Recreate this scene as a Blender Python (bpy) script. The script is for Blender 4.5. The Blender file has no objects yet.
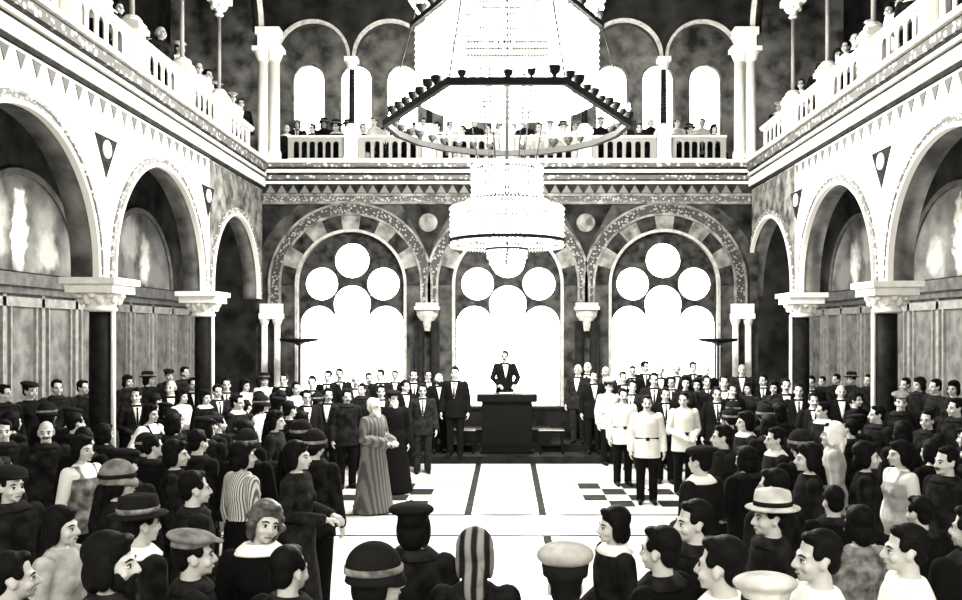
import bpy, bmesh, math, random
from mathutils import Vector, Matrix, Quaternion
from mathutils.bvhtree import BVHTree
random.seed(7)
PI = math.pi
scene = bpy.context.scene
COL = scene.collection

# ---------------------------------------------------------------- camera model
F = 874.0; VX, VY = 507.0, 332.0; CAMZ = 2.7
def at(px, py, Y):
    return Vector(((px-VX)/F*Y, Y, CAMZ+(VY-py)/F*Y))
def proj(p):
    return VX+p.x/p.y*F, VY-(p.z-CAMZ)/p.y*F

# ---------------------------------------------------------------- materials
def sep(v, w=1.0):
    """a sepia grey of value v"""
    return (v, v*(1-.022*w), v*(1-.10*w), 1)
def mat(name, v, rough=.7, spec=.3, noise=None, bump=0.0, emit=0, metal=0, sheen=0):
    if v < .05: spec = min(spec, .05)
    m = bpy.data.materials.new(name); m.use_nodes = True
    nt = m.node_tree; b = nt.nodes['Principled BSDF']
    b.inputs['Base Color'].default_value = sep(v)
    b.inputs['Roughness'].default_value = rough
    b.inputs['Specular IOR Level'].default_value = spec
    b.inputs['Metallic'].default_value = metal
    if noise or bump:
        tc = nt.nodes.new('ShaderNodeTexCoord')
        n = nt.nodes.new('ShaderNodeTexNoise'); n.inputs['Detail'].default_value = 6
        n.inputs['Scale'].default_value = noise[0] if noise else 20
        nt.links.new(tc.outputs['Object'], n.inputs['Vector'])
        if noise:
            r = nt.nodes.new('ShaderNodeValToRGB')
            r.color_ramp.elements[0].position = .35; r.color_ramp.elements[1].position = .68
            r.color_ramp.elements[0].color = sep(max(v-noise[1], .004)); r.color_ramp.elements[1].color = sep(v+noise[1])
            nt.links.new(n.outputs['Fac'], r.inputs['Fac']); nt.links.new(r.outputs['Color'], b.inputs['Base Color'])
        if bump:
            bp = nt.nodes.new('ShaderNodeBump'); bp.inputs['Strength'].default_value = bump
            bp.inputs['Distance'].default_value = .02
            nt.links.new(n.outputs['Fac'], bp.inputs['Height']); nt.links.new(bp.outputs['Normal'], b.inputs['Normal'])
    if emit:
        b.inputs['Emission Color'].default_value = (1, .985, .95, 1); b.inputs['Emission Strength'].default_value = emit
    return m
def mat_dots(name, v0, v1, scale, thr=.32, rough=.7):
    """a painted border of small light flecks on a darker ground (voronoi)"""
    m = mat(name, v0, rough); nt = m.node_tree; b = nt.nodes['Principled BSDF']
    tc = nt.nodes.new('ShaderNodeTexCoord'); vo = nt.nodes.new('ShaderNodeTexVoronoi')
    vo.inputs['Scale'].default_value = scale
    r = nt.nodes.new('ShaderNodeValToRGB')
    r.color_ramp.elements[0].position = thr; r.color_ramp.elements[1].position = thr+.16
    r.color_ramp.elements[0].color = sep(v1); r.color_ramp.elements[1].color = sep(v0)
    nt.links.new(tc.outputs['Object'], vo.inputs['Vector']); nt.links.new(vo.outputs['Distance'], r.inputs['Fac'])
    nt.links.new(r.outputs['Color'], b.inputs['Base Color'])
    return m
def mat_stripes(name, v0, v1, scale, axis='X', rough=.8):
    m = mat(name, v0, rough); nt = m.node_tree; b = nt.nodes['Principled BSDF']
    tc = nt.nodes.new('ShaderNodeTexCoord'); w = nt.nodes.new('ShaderNodeTexWave')
    w.bands_direction = axis; w.inputs['Scale'].default_value = scale; w.inputs['Distortion'].default_value = 1.2
    w.inputs['Detail'].default_value = 2
    r = nt.nodes.new('ShaderNodeValToRGB')
    r.color_ramp.elements[0].position = .3; r.color_ramp.elements[1].position = .7
    r.color_ramp.elements[0].color = sep(v0); r.color_ramp.elements[1].color = sep(v1)
    nt.links.new(tc.outputs['Object'], w.inputs['Vector']); nt.links.new(w.outputs['Fac'], r.inputs['Fac'])
    nt.links.new(r.outputs['Color'], b.inputs['Base Color'])
    return m
def mat_crystal(name):
    m = bpy.data.materials.new(name); m.use_nodes = True
    nt = m.node_tree; nt.nodes.clear()
    o = nt.nodes.new('ShaderNodeOutputMaterial'); mx = nt.nodes.new('ShaderNodeMixShader')
    t = nt.nodes.new('ShaderNodeBsdfTranslucent'); d = nt.nodes.new('ShaderNodeBsdfPrincipled')
    t.inputs['Color'].default_value = (.95, .95, .92, 1)
    d.inputs['Base Color'].default_value = (.93, .92, .9, 1); d.inputs['Roughness'].default_value = .15
    mx.inputs['Fac'].default_value = .5
    nt.links.new(t.outputs[0], mx.inputs[1]); nt.links.new(d.outputs[0], mx.inputs[2]); nt.links.new(mx.outputs[0], o.inputs[0])
    return m
def mat_mural(name, seed, figs):
    """a painted lunette: mottled landscape tones with pale standing figures (object coords, metres, u along wall = Y, v = Z)"""
    m = mat(name, .2, .7); nt = m.node_tree; b = nt.nodes['Principled BSDF']
    tc = nt.nodes.new('ShaderNodeTexCoord'); n = nt.nodes.new('ShaderNodeTexNoise')
    n.inputs['Scale'].default_value = 1.6; n.inputs['Detail'].default_value = 8; n.noise_dimensions = '4D'; n.inputs['W'].default_value = seed
    r = nt.nodes.new('ShaderNodeValToRGB')
    r.color_ramp.elements[0].position = .36; r.color_ramp.elements[1].position = .66
    r.color_ramp.elements[0].color = sep(.035); r.color_ramp.elements[1].color = sep(.27)
    nt.links.new(tc.outputs['Object'], n.inputs['Vector']); nt.links.new(n.outputs['Fac'], r.inputs['Fac'])
    cur = r.outputs['Color']
    dn = nt.nodes.new('ShaderNodeTexNoise'); dn.inputs['Scale'].default_value = 3.5; dn.inputs['Detail'].default_value = 4
    nt.links.new(tc.outputs['Object'], dn.inputs['Vector'])
    ds = nt.nodes.new('ShaderNodeVectorMath'); ds.operation = 'SUBTRACT'; ds.inputs[1].default_value = (.5, .5, .5); nt.links.new(dn.outputs['Color'], ds.inputs[0])
    sc_ = nt.nodes.new('ShaderNodeVectorMath'); sc_.operation = 'SCALE'; sc_.inputs['Scale'].default_value = .55; nt.links.new(ds.outputs[0], sc_.inputs[0])
    ad = nt.nodes.new('ShaderNodeVectorMath'); ad.operation = 'ADD'; nt.links.new(tc.outputs['Object'], ad.inputs[0]); nt.links.new(sc_.outputs[0], ad.inputs[1])
    for (u, v, su, sv, val) in figs:
        mp = nt.nodes.new('ShaderNodeMapping'); mp.vector_type = 'TEXTURE'
        mp.inputs['Location'].default_value = (0, u, v); mp.inputs['Scale'].default_value = (100, su, sv)
        nt.links.new(ad.outputs[0], mp.inputs['Vector'])
        ln = nt.nodes.new('ShaderNodeVectorMath'); ln.operation = 'LENGTH'; nt.links.new(mp.outputs[0], ln.inputs[0])
        rr = nt.nodes.new('ShaderNodeMapRange'); rr.inputs['From Min'].default_value = .6; rr.inputs['From Max'].default_value = 1.2
        rr.inputs['To Min'].default_value = 1; rr.inputs['To Max'].default_value = 0
        nt.links.new(ln.outputs['Value'], rr.inputs['Value'])
        mx = nt.nodes.new('ShaderNodeMix'); mx.data_type = 'RGBA'
        nt.links.new(rr.outputs[0], mx.inputs[0]); nt.links.new(cur, mx.inputs[6]); mx.inputs[7].default_value = sep(val)
        cur = mx.outputs[2]
    nt.links.new(cur, b.inputs['Base Color'])
    return m

M = dict(
    plaster=mat('white_plaster', .80, .85, .2, (2.5, .05)),
    stone=mat('pale_stone', .74, .7, .3, (9, .07), .15),
    cornice=mat('cornice_stone', .66, .7, .3, (6, .12), .1),
    band_dark=mat('dark_painted_band', .02, .8, .2, (7, .012)),
    band_mid=mat_dots('flecked_border', .07, .34, 15, .28),
    band_side=mat_dots('flecked_side_border', .09, .5, 9, .26),
    rope=mat_dots('twisted_rope_border', .16, .70, 16, .30),
    fresco=mat('dark_fresco_wall', .045, .85, .1, (3.2, .035)),
    fresco_dark=mat('dark_spandrel', .012, .85, .2, (3, .015)),
    vouss_d=mat('dark_voussoir', .018, .8, .2, (5, .02)),
    vouss_l=mat('pale_voussoir', .17, .8, .1, (4, .11)),
    archv=mat_dots('flecked_archivolt', .045, .26, 15, .28),
    tracery=mat('window_tracery', .03, .8, .2, (6, .02)),
    trimw=mat('white_trim', .75, .6),
    dark=mat('dark_wall', .012, .9, .05, (2, .008)),
    aislew=mat('aisle_wall', .025, .9, .1, (2, .015)),
    ceil=mat('dark_ceiling', .03, .9, .1, (2, .01)),
    marble=mat('dark_marble', .008, .6, .05, (8, .004)),
    wood=mat('panel_wood', .15, .7, .2, (3.5, .07)),
    woodrail=mat('panel_rail_wood', .26, .6, .3, (8, .07)),
    woodledge=mat('panel_ledge_wood', .10, .6, .3, (6, .04)),
    gwall=mat('gallery_rear_wall', .13, .9, .05, (2.6, .09)),
    floor=mat('pale_marble_floor', .70, .16, .5, (2.2, .05)),
    stripe=mat('dark_inlay_and_floor_shadow', .018, .7, .05, (6, .01)),
    dais=mat('dark_dais_wood', .010, .6, .05, (5, .005)),
    black=mat('black_wood', .004, .55, .3),
    iron=mat('black_iron', .006, .6, .05),
    brass=mat('blackened_brass', .008, .6, .2),
    pane=mat('daylit_pane', .9, .5, emit=9),
    bulb=mat('lit_bulb', .9, .5, emit=40),
    crystal=mat_crystal('crystal'),
    skin=mat('skin', .46, .6, .25), skin2=mat('tanned_skin', .40, .6, .3),
    eyew=mat('eye_white', .6, .3), iris=mat('iris', .01, .3), lip=mat('lip', .13, .5), brow=mat('brow', .012, .8),
    shoe=mat('black_leather', .006, .5, .05),
    suit=mat('black_suit_cloth', .0045, .9, .15, bump=.15), suit2=mat('charcoal_suit_cloth', .008, .9, .15, bump=.15),
    suit3=mat('brown_black_cloth', .013, .9, .15, (14, .007)), coat=mat('dark_overcoat', .010, .95, .1, (10, .006), .2),
    grey=mat('mottled_grey_cloth', .17, .95, .1, (14, .11), .2), lgrey=mat('pale_grey_cloth', .36, .95, .1, (10, .1)),
    tunic=mat('pale_tunic_cloth', .60, .9, .1, (6, .05)), white=mat('white_cotton', .78, .85, .1),
    striped=mat_stripes('striped_cotton', .10, .60, 14, 'X'), fur=mat_stripes('fur_robe', .05, .12, 5, 'X'),
    hair=mat('black_hair', .0045, .6, .2, bump=.5), hair2=mat('brown_hair', .05, .55, .4, (30, .03), .3),
    hairw=mat('white_hair', .75, .8, .2), hairg=mat('grey_hair', .3, .8, .2, (40, .1)),
    hatd=mat('dark_felt', .009, .95, .1), hatg=mat('grey_felt', .16, .95, .1, (12, .08)), hatl=mat('pale_felt', .45, .95, .1, (9, .12)),
    paper=mat('paper', .8, .9), soffit=mat('grey_soffit', .12, .85, .1, (2.5, .07)), endbay=mat('painted_end_bay', .16, .85, .1, (4, .12)), scarf=mat_stripes('striped_scarf', .012, .22, 5, 'X'), slim=mat('grey_slim_shaft', .22, .6),
)

# ---------------------------------------------------------------- object helpers
def link(name, me, parent=None, m=None):
    o = bpy.data.objects.new(name, me); COL.objects.link(o)
    if parent is not None: o.parent = parent
    if m is not None:
        if not me.materials: me.materials.append(m)
        elif me.materials[0] is not m:
            o.material_slots[0].link = 'OBJECT'; o.material_slots[0].material = m
    return o
def tag(o, label=None, cat=None, group=None, kind=None):
    if label: o['label'] = label
    if cat: o['category'] = cat
    if group: o['group'] = group
    if kind: o['kind'] = kind
    return o
def struct(o): o['kind'] = 'structure'; return o
def empty(name, loc=(0, 0, 0), rz=0):
    o = bpy.data.objects.new(name, None); COL.objects.link(o); o.location = loc; o.rotation_euler.z = rz
    o.empty_display_size = .1
    return o
def copy_tree(o, parent=None):
    c = o.copy(); COL.objects.link(c)
    if parent is not None: c.parent = parent
    for ch in list(o.children): copy_tree(ch, c)
    return c
def fin(bm, name, parent=None, m=None, smooth=False, mats=None):
    bmesh.ops.recalc_face_normals(bm, faces=bm.faces[:])
    me = bpy.data.meshes.new(name); bm.to_mesh(me); bm.free()
    if smooth:
        for p in me.polygons: p.use_smooth = True
    if mats:
        for x in mats: me.materials.append(x)
        return link(name, me, parent)
    return link(name, me, parent, m)
def box(bm, x0, x1, y0, y1, z0, z1, mi=0):
    v = [bm.verts.new((x, y, z)) for x in (x0, x1) for y in (y0, y1) for z in (z0, z1)]
    for f in ((0, 1, 3, 2), (4, 6, 7, 5), (0, 4, 5, 1), (2, 3, 7, 6), (0, 2, 6, 4), (1, 5, 7, 3)):
        bm.faces.new([v[i] for i in f]).material_index = mi
def loft(bm, rings, cap=True, mi=0):
    R = [[bm.verts.new(p) for p in r] for r in rings]; n = len(R[0])
    for a, b in zip(R, R[1:]):
        for i in range(n):
            bm.faces.new((a[i], a[(i+1) % n], b[(i+1) % n], b[i])).material_index = mi
    if cap:
        bm.faces.new(R[0][::-1]).material_index = mi; bm.faces.new(R[-1]).material_index = mi
def lathe(bm, prof, cx=0, cy=0, n=20, mi=0, sx=1, sy=1):
    loft(bm, [[(cx+sx*r*math.cos(2*PI*i/n), cy+sy*r*math.sin(2*PI*i/n), z) for i in range(n)] for r, z in prof], True, mi)
def tube(bm, pts, rads, n=10, mi=0, round_ends=True):
    """tapered tube along points; rounded ends"""
    P = [Vector(p) for p in pts]
    if not hasattr(rads, '__len__'): rads = [rads]*len(P)
    C = []; T = []
    if round_ends:
        d = (P[0]-P[1]).normalized()
        for a in (80, 50, 25): C.append((P[0]+d*rads[0]*math.sin(math.radians(a)), rads[0]*math.cos(math.radians(a))))
    for p, r in zip(P, rads): C.append((p, r))
    if round_ends:
        d = (P[-1]-P[-2]).normalized()
        for a in (25, 50, 80): C.append((P[-1]+d*rads[-1]*math.sin(math.radians(a)), rads[-1]*math.cos(math.radians(a))))
    up = None; rings = []
    for i, (p, r) in enumerate(C):
        t = (C[min(i+1, len(C)-1)][0]-C[max(i-1, 0)][0]).normalized()
        if up is None: up = Vector((0, 0, 1)) if abs(t.z) < .8 else Vector((0, 1, 0))
        u = (up-t*up.dot(t)).normalized(); w = t.cross(u); up = u
        rings.append([p+(u*math.cos(2*PI*k/n)+w*math.sin(2*PI*k/n))*r for k in range(n)])
    loft(bm, rings, True, mi)
def ell(bm, c, r, n=14, rot=None, mi=0):
    c = Vector(c); rings = []
    for i in range(1, n):
        a = PI*i/n
        ring = []
        for k in range(n+4):
            b = 2*PI*k/(n+4)
            v = Vector((r[0]*math.sin(a)*math.cos(b), r[1]*math.sin(a)*math.sin(b), r[2]*math.cos(a)))
            if rot: v = rot @ v
            ring.append(c+v)
        rings.append(ring)
    R = [[bm.verts.new(p) for p in q] for q in rings]; m = n+4
    top = Vector((0, 0, r[2])); 
    if rot: top = rot @ top
    vt = bm.verts.new(c+top); vb = bm.verts.new(c-top)
    for a, b in zip(R, R[1:]):
        for i in range(m): bm.faces.new((a[i], a[(i+1) % m], b[(i+1) % m], b[i])).material_index = mi
    for i in range(m):
        bm.faces.new((vt, R[0][(i+1) % m], R[0][i])).material_index = mi
        bm.faces.new((vb, R[-1][i], R[-1][(i+1) % m])).material_index = mi
def shape2d(loops, depth, mapf):
    """filled 2-D outline with holes, extruded: mapf(u, v, w) -> xyz, w in 0..depth"""
    cu = bpy.data.curves.new('outline', 'CURVE'); cu.dimensions = '2D'; cu.fill_mode = 'BOTH'; cu.extrude = depth/2
    for lp in loops:
        s = cu.splines.new('POLY'); s.points.add(len(lp)-1); s.use_cyclic_u = True
        for p, q in zip(s.points, lp): p.co = (q[0], q[1], 0, 1)
    o = bpy.data.objects.new('outline', cu); COL.objects.link(o)
    dg = bpy.context.evaluated_depsgraph_get(); me = bpy.data.meshes.new_from_object(o.evaluated_get(dg))
    bpy.data.objects.remove(o); bpy.data.curves.remove(cu)
    for v in me.vertices: v.co = mapf(v.co.x, v.co.y, v.co.z+depth/2)
    bm = bmesh.new(); bm.from_mesh(me); bpy.data.meshes.remove(me)
    bmesh.ops.remove_doubles(bm, verts=bm.verts[:], dist=1e-5)
    return bm
def arc(cu, cv, r, a0, a1, n):
    return [(cu+r*math.cos(a0+(a1-a0)*i/n), cv+r*math.sin(a0+(a1-a0)*i/n)) for i in range(n+1)]
def archloop(cu, zb, zs, r, n=28):
    """arched opening: jambs from zb to spring zs"""
    return [(cu-r, zb)]+arc(cu, zs, r, PI, 0, n)+[(cu+r, zb)]
def ring_arch(bm, cu, zs, r0, r1, w0, w1, mapf, zb=None, n=28, mi=0, split=None, mats=(0, 1), a0=0., a1=PI):
    """arch band between radii r0 and r1, extruded w0..w1; split = number of voussoirs with alternating material"""
    N = split*3 if split else n
    sec = []
    def quad(u0, v0, u1, v1): sec.append([mapf(u0, v0, w0), mapf(u1, v1, w0), mapf(u1, v1, w1), mapf(u0, v0, w1)])
    if zb is not None: quad(cu+r0, zb, cu+r1, zb)
    for i in range(N+1):
        a = a0+(a1-a0)*i/N
        quad(cu+r0*math.cos(a), zs+r0*math.sin(a), cu+r1*math.cos(a), zs+r1*math.sin(a))
    if zb is not None: quad(cu-r0, zb, cu-r1, zb)
    V = [[bm.verts.new(p) for p in s] for s in sec]
    for j, (a, b) in enumerate(zip(V, V[1:])):
        k = mats[(j//3) % 2] if split else mi
        for i in range(4): bm.faces.new((a[i], a[(i+1) % 4], b[(i+1) % 4], b[i])).material_index = k
    bm.faces.new(V[0]); bm.faces.new(V[-1])
def remesh(bm, vox, smooth=2):
    me = bpy.data.meshes.new('tmp'); bmesh.ops.recalc_face_normals(bm, faces=bm.faces[:]); bm.to_mesh(me); bm.free()
    o = bpy.data.objects.new('tmp', me); COL.objects.link(o)
    r = o.modifiers.new('r', 'REMESH'); r.mode = 'VOXEL'; r.voxel_size = vox
    if smooth:
        s = o.modifiers.new('s', 'SMOOTH'); s.factor = .5; s.iterations = smooth
    dg = bpy.context.evaluated_depsgraph_get(); out = bpy.data.meshes.new_from_object(o.evaluated_get(dg))
    bpy.data.objects.remove(o); bpy.data.meshes.remove(me)
    for p in out.polygons: p.use_smooth = True
    return out

# ================================================================ THE HALL
HX = 5.6; YB = 20.0; GF = 6.45          # half width, back wall, gallery floor
IMP = 3.45                              # springing of the ground arcade
# --- floor with inlaid stripes
bm = bmesh.new()
TX = [1.25, 1.62, 2.0, 2.4, 2.8]; TY = [13.5, 14.0, 14.5, 15.05, 15.6]  # cell grid of the shadows painted into the floor beside the aisle
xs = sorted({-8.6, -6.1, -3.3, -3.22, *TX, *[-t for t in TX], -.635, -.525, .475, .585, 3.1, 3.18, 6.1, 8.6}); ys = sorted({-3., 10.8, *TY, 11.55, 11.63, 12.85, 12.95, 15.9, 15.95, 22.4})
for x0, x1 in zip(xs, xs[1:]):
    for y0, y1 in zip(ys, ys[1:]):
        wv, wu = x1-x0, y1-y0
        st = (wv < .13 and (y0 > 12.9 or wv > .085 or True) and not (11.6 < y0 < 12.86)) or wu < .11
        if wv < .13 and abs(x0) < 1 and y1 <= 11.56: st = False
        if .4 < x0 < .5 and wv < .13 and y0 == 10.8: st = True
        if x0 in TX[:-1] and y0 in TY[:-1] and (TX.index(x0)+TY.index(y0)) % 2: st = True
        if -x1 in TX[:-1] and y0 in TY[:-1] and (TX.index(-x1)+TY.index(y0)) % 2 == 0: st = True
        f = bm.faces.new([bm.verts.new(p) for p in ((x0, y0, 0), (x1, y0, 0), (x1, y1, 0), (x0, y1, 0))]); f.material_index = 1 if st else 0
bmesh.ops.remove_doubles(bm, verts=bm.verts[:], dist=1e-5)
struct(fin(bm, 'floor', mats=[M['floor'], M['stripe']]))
# --- raised side aisles and stepped dais along the back wall
for s, n in ((-1, 'left'), (1, 'right')):
    bm = bmesh.new(); xa, xb = sorted((s*6.12, s*7.75)); box(bm, xa, xb, 3, 22.3, 0, .3)
    struct(fin(bm, 'floor_aisle_'+n, m=M['dais']))
bm = bmesh.new(); box(bm, -5.55, 5.55, 17.9, 20, 0, .15); box(bm, -5.55, 5.55, 18.7, 20, .15, .3)
struct(fin(bm, 'floor_dais', m=M['dais']))
bm = bmesh.new(); box(bm, -.95, .95, 18.95, 19.75, .3, .58); struct(fin(bm, 'floor_rostrum', m=M['dais']))

# --- side walls with arcade
COLS = {-1: [4.0, 8.15, 12.2, 16.36, 20.0], 1: [4.9, 9.1, 13.06, 16.9, 20.6]}
for s, side in ((-1, 'left'), (1, 'right')):
    mp = lambda u, v, w, s=s: Vector((s*(HX+w), u, v))
    ys = COLS[s]
    loop = [(2.5, 6.1), (2.5, IMP)]
    arcs = []
    for a, b in zip(ys, ys[1:]):
        c = (a+b)/2; r = (b-a)/2-.26
        arcs.append((c, r, min(IMP+.12, 5.5)))
        loop += [(c-r, IMP)]+[(u, v+.12) for u, v in arc(c, IMP, r, PI, 0, 30)]+[(c+r, IMP)]
    loop += [(21, IMP), (21, 6.1)] if s > 0 else [(20.5, IMP), (20.5, 6.1)]
    bm = shape2d([loop], .36, mp)
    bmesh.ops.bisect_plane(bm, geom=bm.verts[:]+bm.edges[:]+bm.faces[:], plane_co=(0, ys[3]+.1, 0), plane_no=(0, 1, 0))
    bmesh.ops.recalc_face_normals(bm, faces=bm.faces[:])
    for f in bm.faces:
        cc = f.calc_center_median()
        f.material_index = 1 if abs(f.normal.x) < .5 and IMP < cc.z < 6.0 else (2 if cc.y > ys[3]+.1 else 0)  # soffit faces in a mottled grey, darker than the wall face
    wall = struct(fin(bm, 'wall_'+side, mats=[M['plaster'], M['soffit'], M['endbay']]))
    mo = lambda u, v, w, s=s: Vector((s*(HX-w), u, v))
    for c, r, zs in arcs[1:]:
        bm = bmesh.new()
        ring_arch(bm, c, zs, r-.02, r+.035, -.05, .04, mo, IMP, 32)
        ring_arch(bm, c, zs, r+.10, r+.14, 0, .035, mo, IMP, 32, mi=1)
        ring_arch(bm, c, zs, r+.035, r+.10, 0, .018, mo, IMP, 32, mi=1)
        bm.faces.ensure_lookup_table()
        fin(bm, 'arch_moulding', wall, mats=[M['trimw'], M['rope']])
    # inverted triangles under the cornice
    bm = bmesh.new(); k = 0; y = 7.0
    while y < 19.8:
        h = .20; z1 = 5.92
        v = [bm.verts.new(mo(a, b, .012)) for a, b in ((y-.10, z1), (y+.10, z1), (y, z1-h))]; w = [bm.verts.new(mo(a, b, -.01)) for a, b in ((y-.10, z1), (y+.10, z1), (y, z1-h))]
        bm.faces.new(v); bm.faces.new(w[::-1])
        for i in range(3): bm.faces.new((v[i], w[i], w[(i+1) % 3], v[(i+1) % 3]))
        y += .34
    tag(fin(bm, 'triangle_frieze', wall, m=mat('triangle_paint_'+side, .10, .8)))
    # spandrel ornaments between the arches
    for yc in ys[2:4]:
        bm = shape2d([[(yc-.34, 5.42), (yc+.34, 5.42), (yc, 4.85)], arc(yc, 5.25, .115, 0, 2*PI, 20)[:-1]], .012, mo)
        sp = fin(bm, 'spandrel_ornament', wall, m=M['band_dark'])
        bm = bmesh.new(); ring_arch(bm, yc, 5.25, .10, .125, 0, .03, mo, None, 24, a0=0, a1=2*PI)
        fin(bm, 'roundel', sp, m=M['trimw'])
    # cornice in steps
    bands = [(5.96, 6.02, .05, 'band_dark'), (6.02, 6.20, .08, 'plaster'), (6.20, 6.25, .06, 'band_dark'), (6.25, 6.30, .12, 'trimw'), (6.30, 6.36, .10, 'band_dark'),
             (6.36, 6.50, .14, 'band_side'), (6.50, 6.54, .11, 'band_dark'), (6.54, 6.62, .18, 'cornice')]
    tr = struct(empty('trim_'+side, (s*HX, 12, 6.3)))
    for z0, z1, d, mk in bands:
        bm = bmesh.new(); xa, xb = sorted((0, -s*d)); xo = s*.5; xa, xb = sorted((xo, -s*d)); box(bm, xa, xb, -9.5, 8.0, z0-6.3, z1-6.3)
        fin(bm, 'cornice_band', tr, m=M[mk])
    # upper gallery wall (outer), floor, aisle wall
    bm = bmesh.new(); xa, xb = sorted((s*8.7, s*9.0)); box(bm, xa, xb, 2.5, 22.8, 6.0, 13); struct(fin(bm, 'wall_gallery_'+side, m=M['dark']))
    bm = bmesh.new(); xa, xb = sorted((s*6.1, s*8.7)); box(bm, xa, xb, 2.5, 22.6, 6.1, GF); struct(fin(bm, 'floor_gallery_'+side, m=M['dark']))
    bm = bmesh.new(); xa, xb = sorted((s*7.75, s*8.0)); box(bm, xa, xb, 2.5, 22.5, 0, 6.1); aw = struct(fin(bm, 'wall_aisle_'+side, m=M['aislew']))
    bm = bmesh.new(); xa, xb = sorted((s*6.1, s*8.0)); box(bm, xa, xb, 22.3, 22.6, 0, 6.1); struct(fin(bm, 'wall_aisle_end_'+side, m=M['aislew']))
    # wooden panelling on the aisle wall: backing, stiles, ledge
    xf = s*7.75
    bm = bmesh.new(); xa, xb = sorted((xf, xf-s*.04)); box(bm, xa, xb, 3, 22.3, .3, 3.4); pn = fin(bm, 'panelling', aw, m=M['wood'])
    bm = bmesh.new(); y = 3.2
    while y < 22.2:
        xa, xb = sorted((xf-s*.04, xf-s*.09)); box(bm, xa, xb, y, y+.10, .3, 3.4); box(bm, xa, xb, y+.22, y+.26, .5, 3.1); box(bm, xa, xb, y+.95, y+.99, .5, 3.1); y += 1.12
    xa, xb = sorted((xf-s*.04, xf-s*.09)); box(bm, xa, xb, 3, 22.3, 3.1, 3.25)
    fin(bm, 'stile', pn, m=M['woodrail'])
    bm = bmesh.new(); xa, xb = sorted((xf, xf-s*.22)); box(bm, xa, xb, 3, 22.3, 3.42, 3.62); xa, xb = sorted((xf, xf-s*.14)); box(bm, xa, xb, 3, 22.3, 3.3, 3.42)
    fin(bm, 'ledge', pn, m=M['woodledge'])
    # painted lunettes
    wh = {-1: [(9.9, 'left'), (13.95, ''), (18.35, '')], 1: [(10.6, ''), (15.0, ''), (19.1, '')]}[s]
    for i, (yc, _) in enumerate(wh[1:]):
        r = 1.62
        figs = [[(-.15, .62, .22, .62, .95), (-.15, 1.22, .12, .14, .9), (-1.0, .8, .5, .7, .6), (.7, .35, .35, .3, .45)], [(.25, .55, .25, .5, .85), (-.5, .9, .4, .5, .6), (-.5, .3, .3, .3, .3), (.9, .3, .4, .3, .2)]][i]
        mm = mat_mural('mural_paint_'+side+str(i), 3+i*2.3+s, figs)
        root = empty('lunette_mural', (xf-s*.02, yc, 3.66))
        ml = lambda u, v, w, s=s: Vector((-s*w, u, v))
        me = fin(shape2d([[(-r, 0)]+[(u, v*.95) for u, v in arc(0, 0, r, PI, 0, 30)][1:-1]+[(r, 0)]], .03, ml), 'painting', root, m=mm)
        bm = bmesh.new(); ring_arch(bm, 0, 0, r-.02, r+.10, 0, .07, lambda u, v, w, s=s: Vector((-s*w, u, v*.95)), None, 30); fin(bm, 'frame', root, m=M['woodledge'])
        tag(root, 'arched mural of pale figures on %s aisle wall, seen through %s' % (side, ('the nearest arch', 'the middle arch')[i]), 'painting')
# arcade columns
def make_column():
    r = empty('arcade_column')
    bm = bmesh.new(); box(bm, -.3, .3, -.3, .3, 0, .22); lathe(bm, [(.29, .22), (.30, .27), (.27, .33), (.25, .36)], n=24); fin(bm, 'base', r, m=M['stone'])
    bm = bmesh.new(); lathe(bm, [(.16, .36), (.16, 1.0), (.155, 2.0), (.15, 2.99)], n=28); fin(bm, 'shaft', r, m=M['marble'], smooth=True)
    bm = bmesh.new(); lathe(bm, [(.035, .36), (.032, 3.0)], .19, -.03, 12); fin(bm, 'colonnette', r, m=M['stone'], smooth=True)
    bm = bmesh.new()
    lathe(bm, [(.15, 2.98), (.22, 3.0), (.22, 3.03), (.195, 3.05), (.21, 3.1), (.26, 3.19), (.32, 3.24)], n=24)
    for k in range(8):
        a = PI/4*k+PI/8
        ell(bm, (.24*math.cos(a), .24*math.sin(a), 3.15), (.05, .05, .07), 8); ell(bm, (.29*math.cos(a+PI/8), .29*math.sin(a+PI/8), 3.21), (.05, .05, .05), 8)
    fin(bm, 'capital', r, m=M['stone'], smooth=True)
    bm = bmesh.new(); box(bm, -.33, .33, -.36, .36, 3.24, 3.36); box(bm, -.38, .38, -.42, .42, 3.36, 3.45); fin(bm, 'impost', r, m=M['stone'])
    return r
proto = None
for s, side in ((-1, 'left'), (1, 'right')):
    for i, y in enumerate(COLS[s][2:4]):
        if proto is None: c = proto = make_column()
        else: c = copy_tree(proto)
        c.location = (s*(HX+.13), y+.13, 0); c.rotation_euler.z = 0 if s < 0 else PI
        tag(c, 'dark column with white leafy capital, %s arcade, %s' % (side, ('nearer the viewer', 'nearer the windows')[i]), 'column', 'arcade columns')
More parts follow.
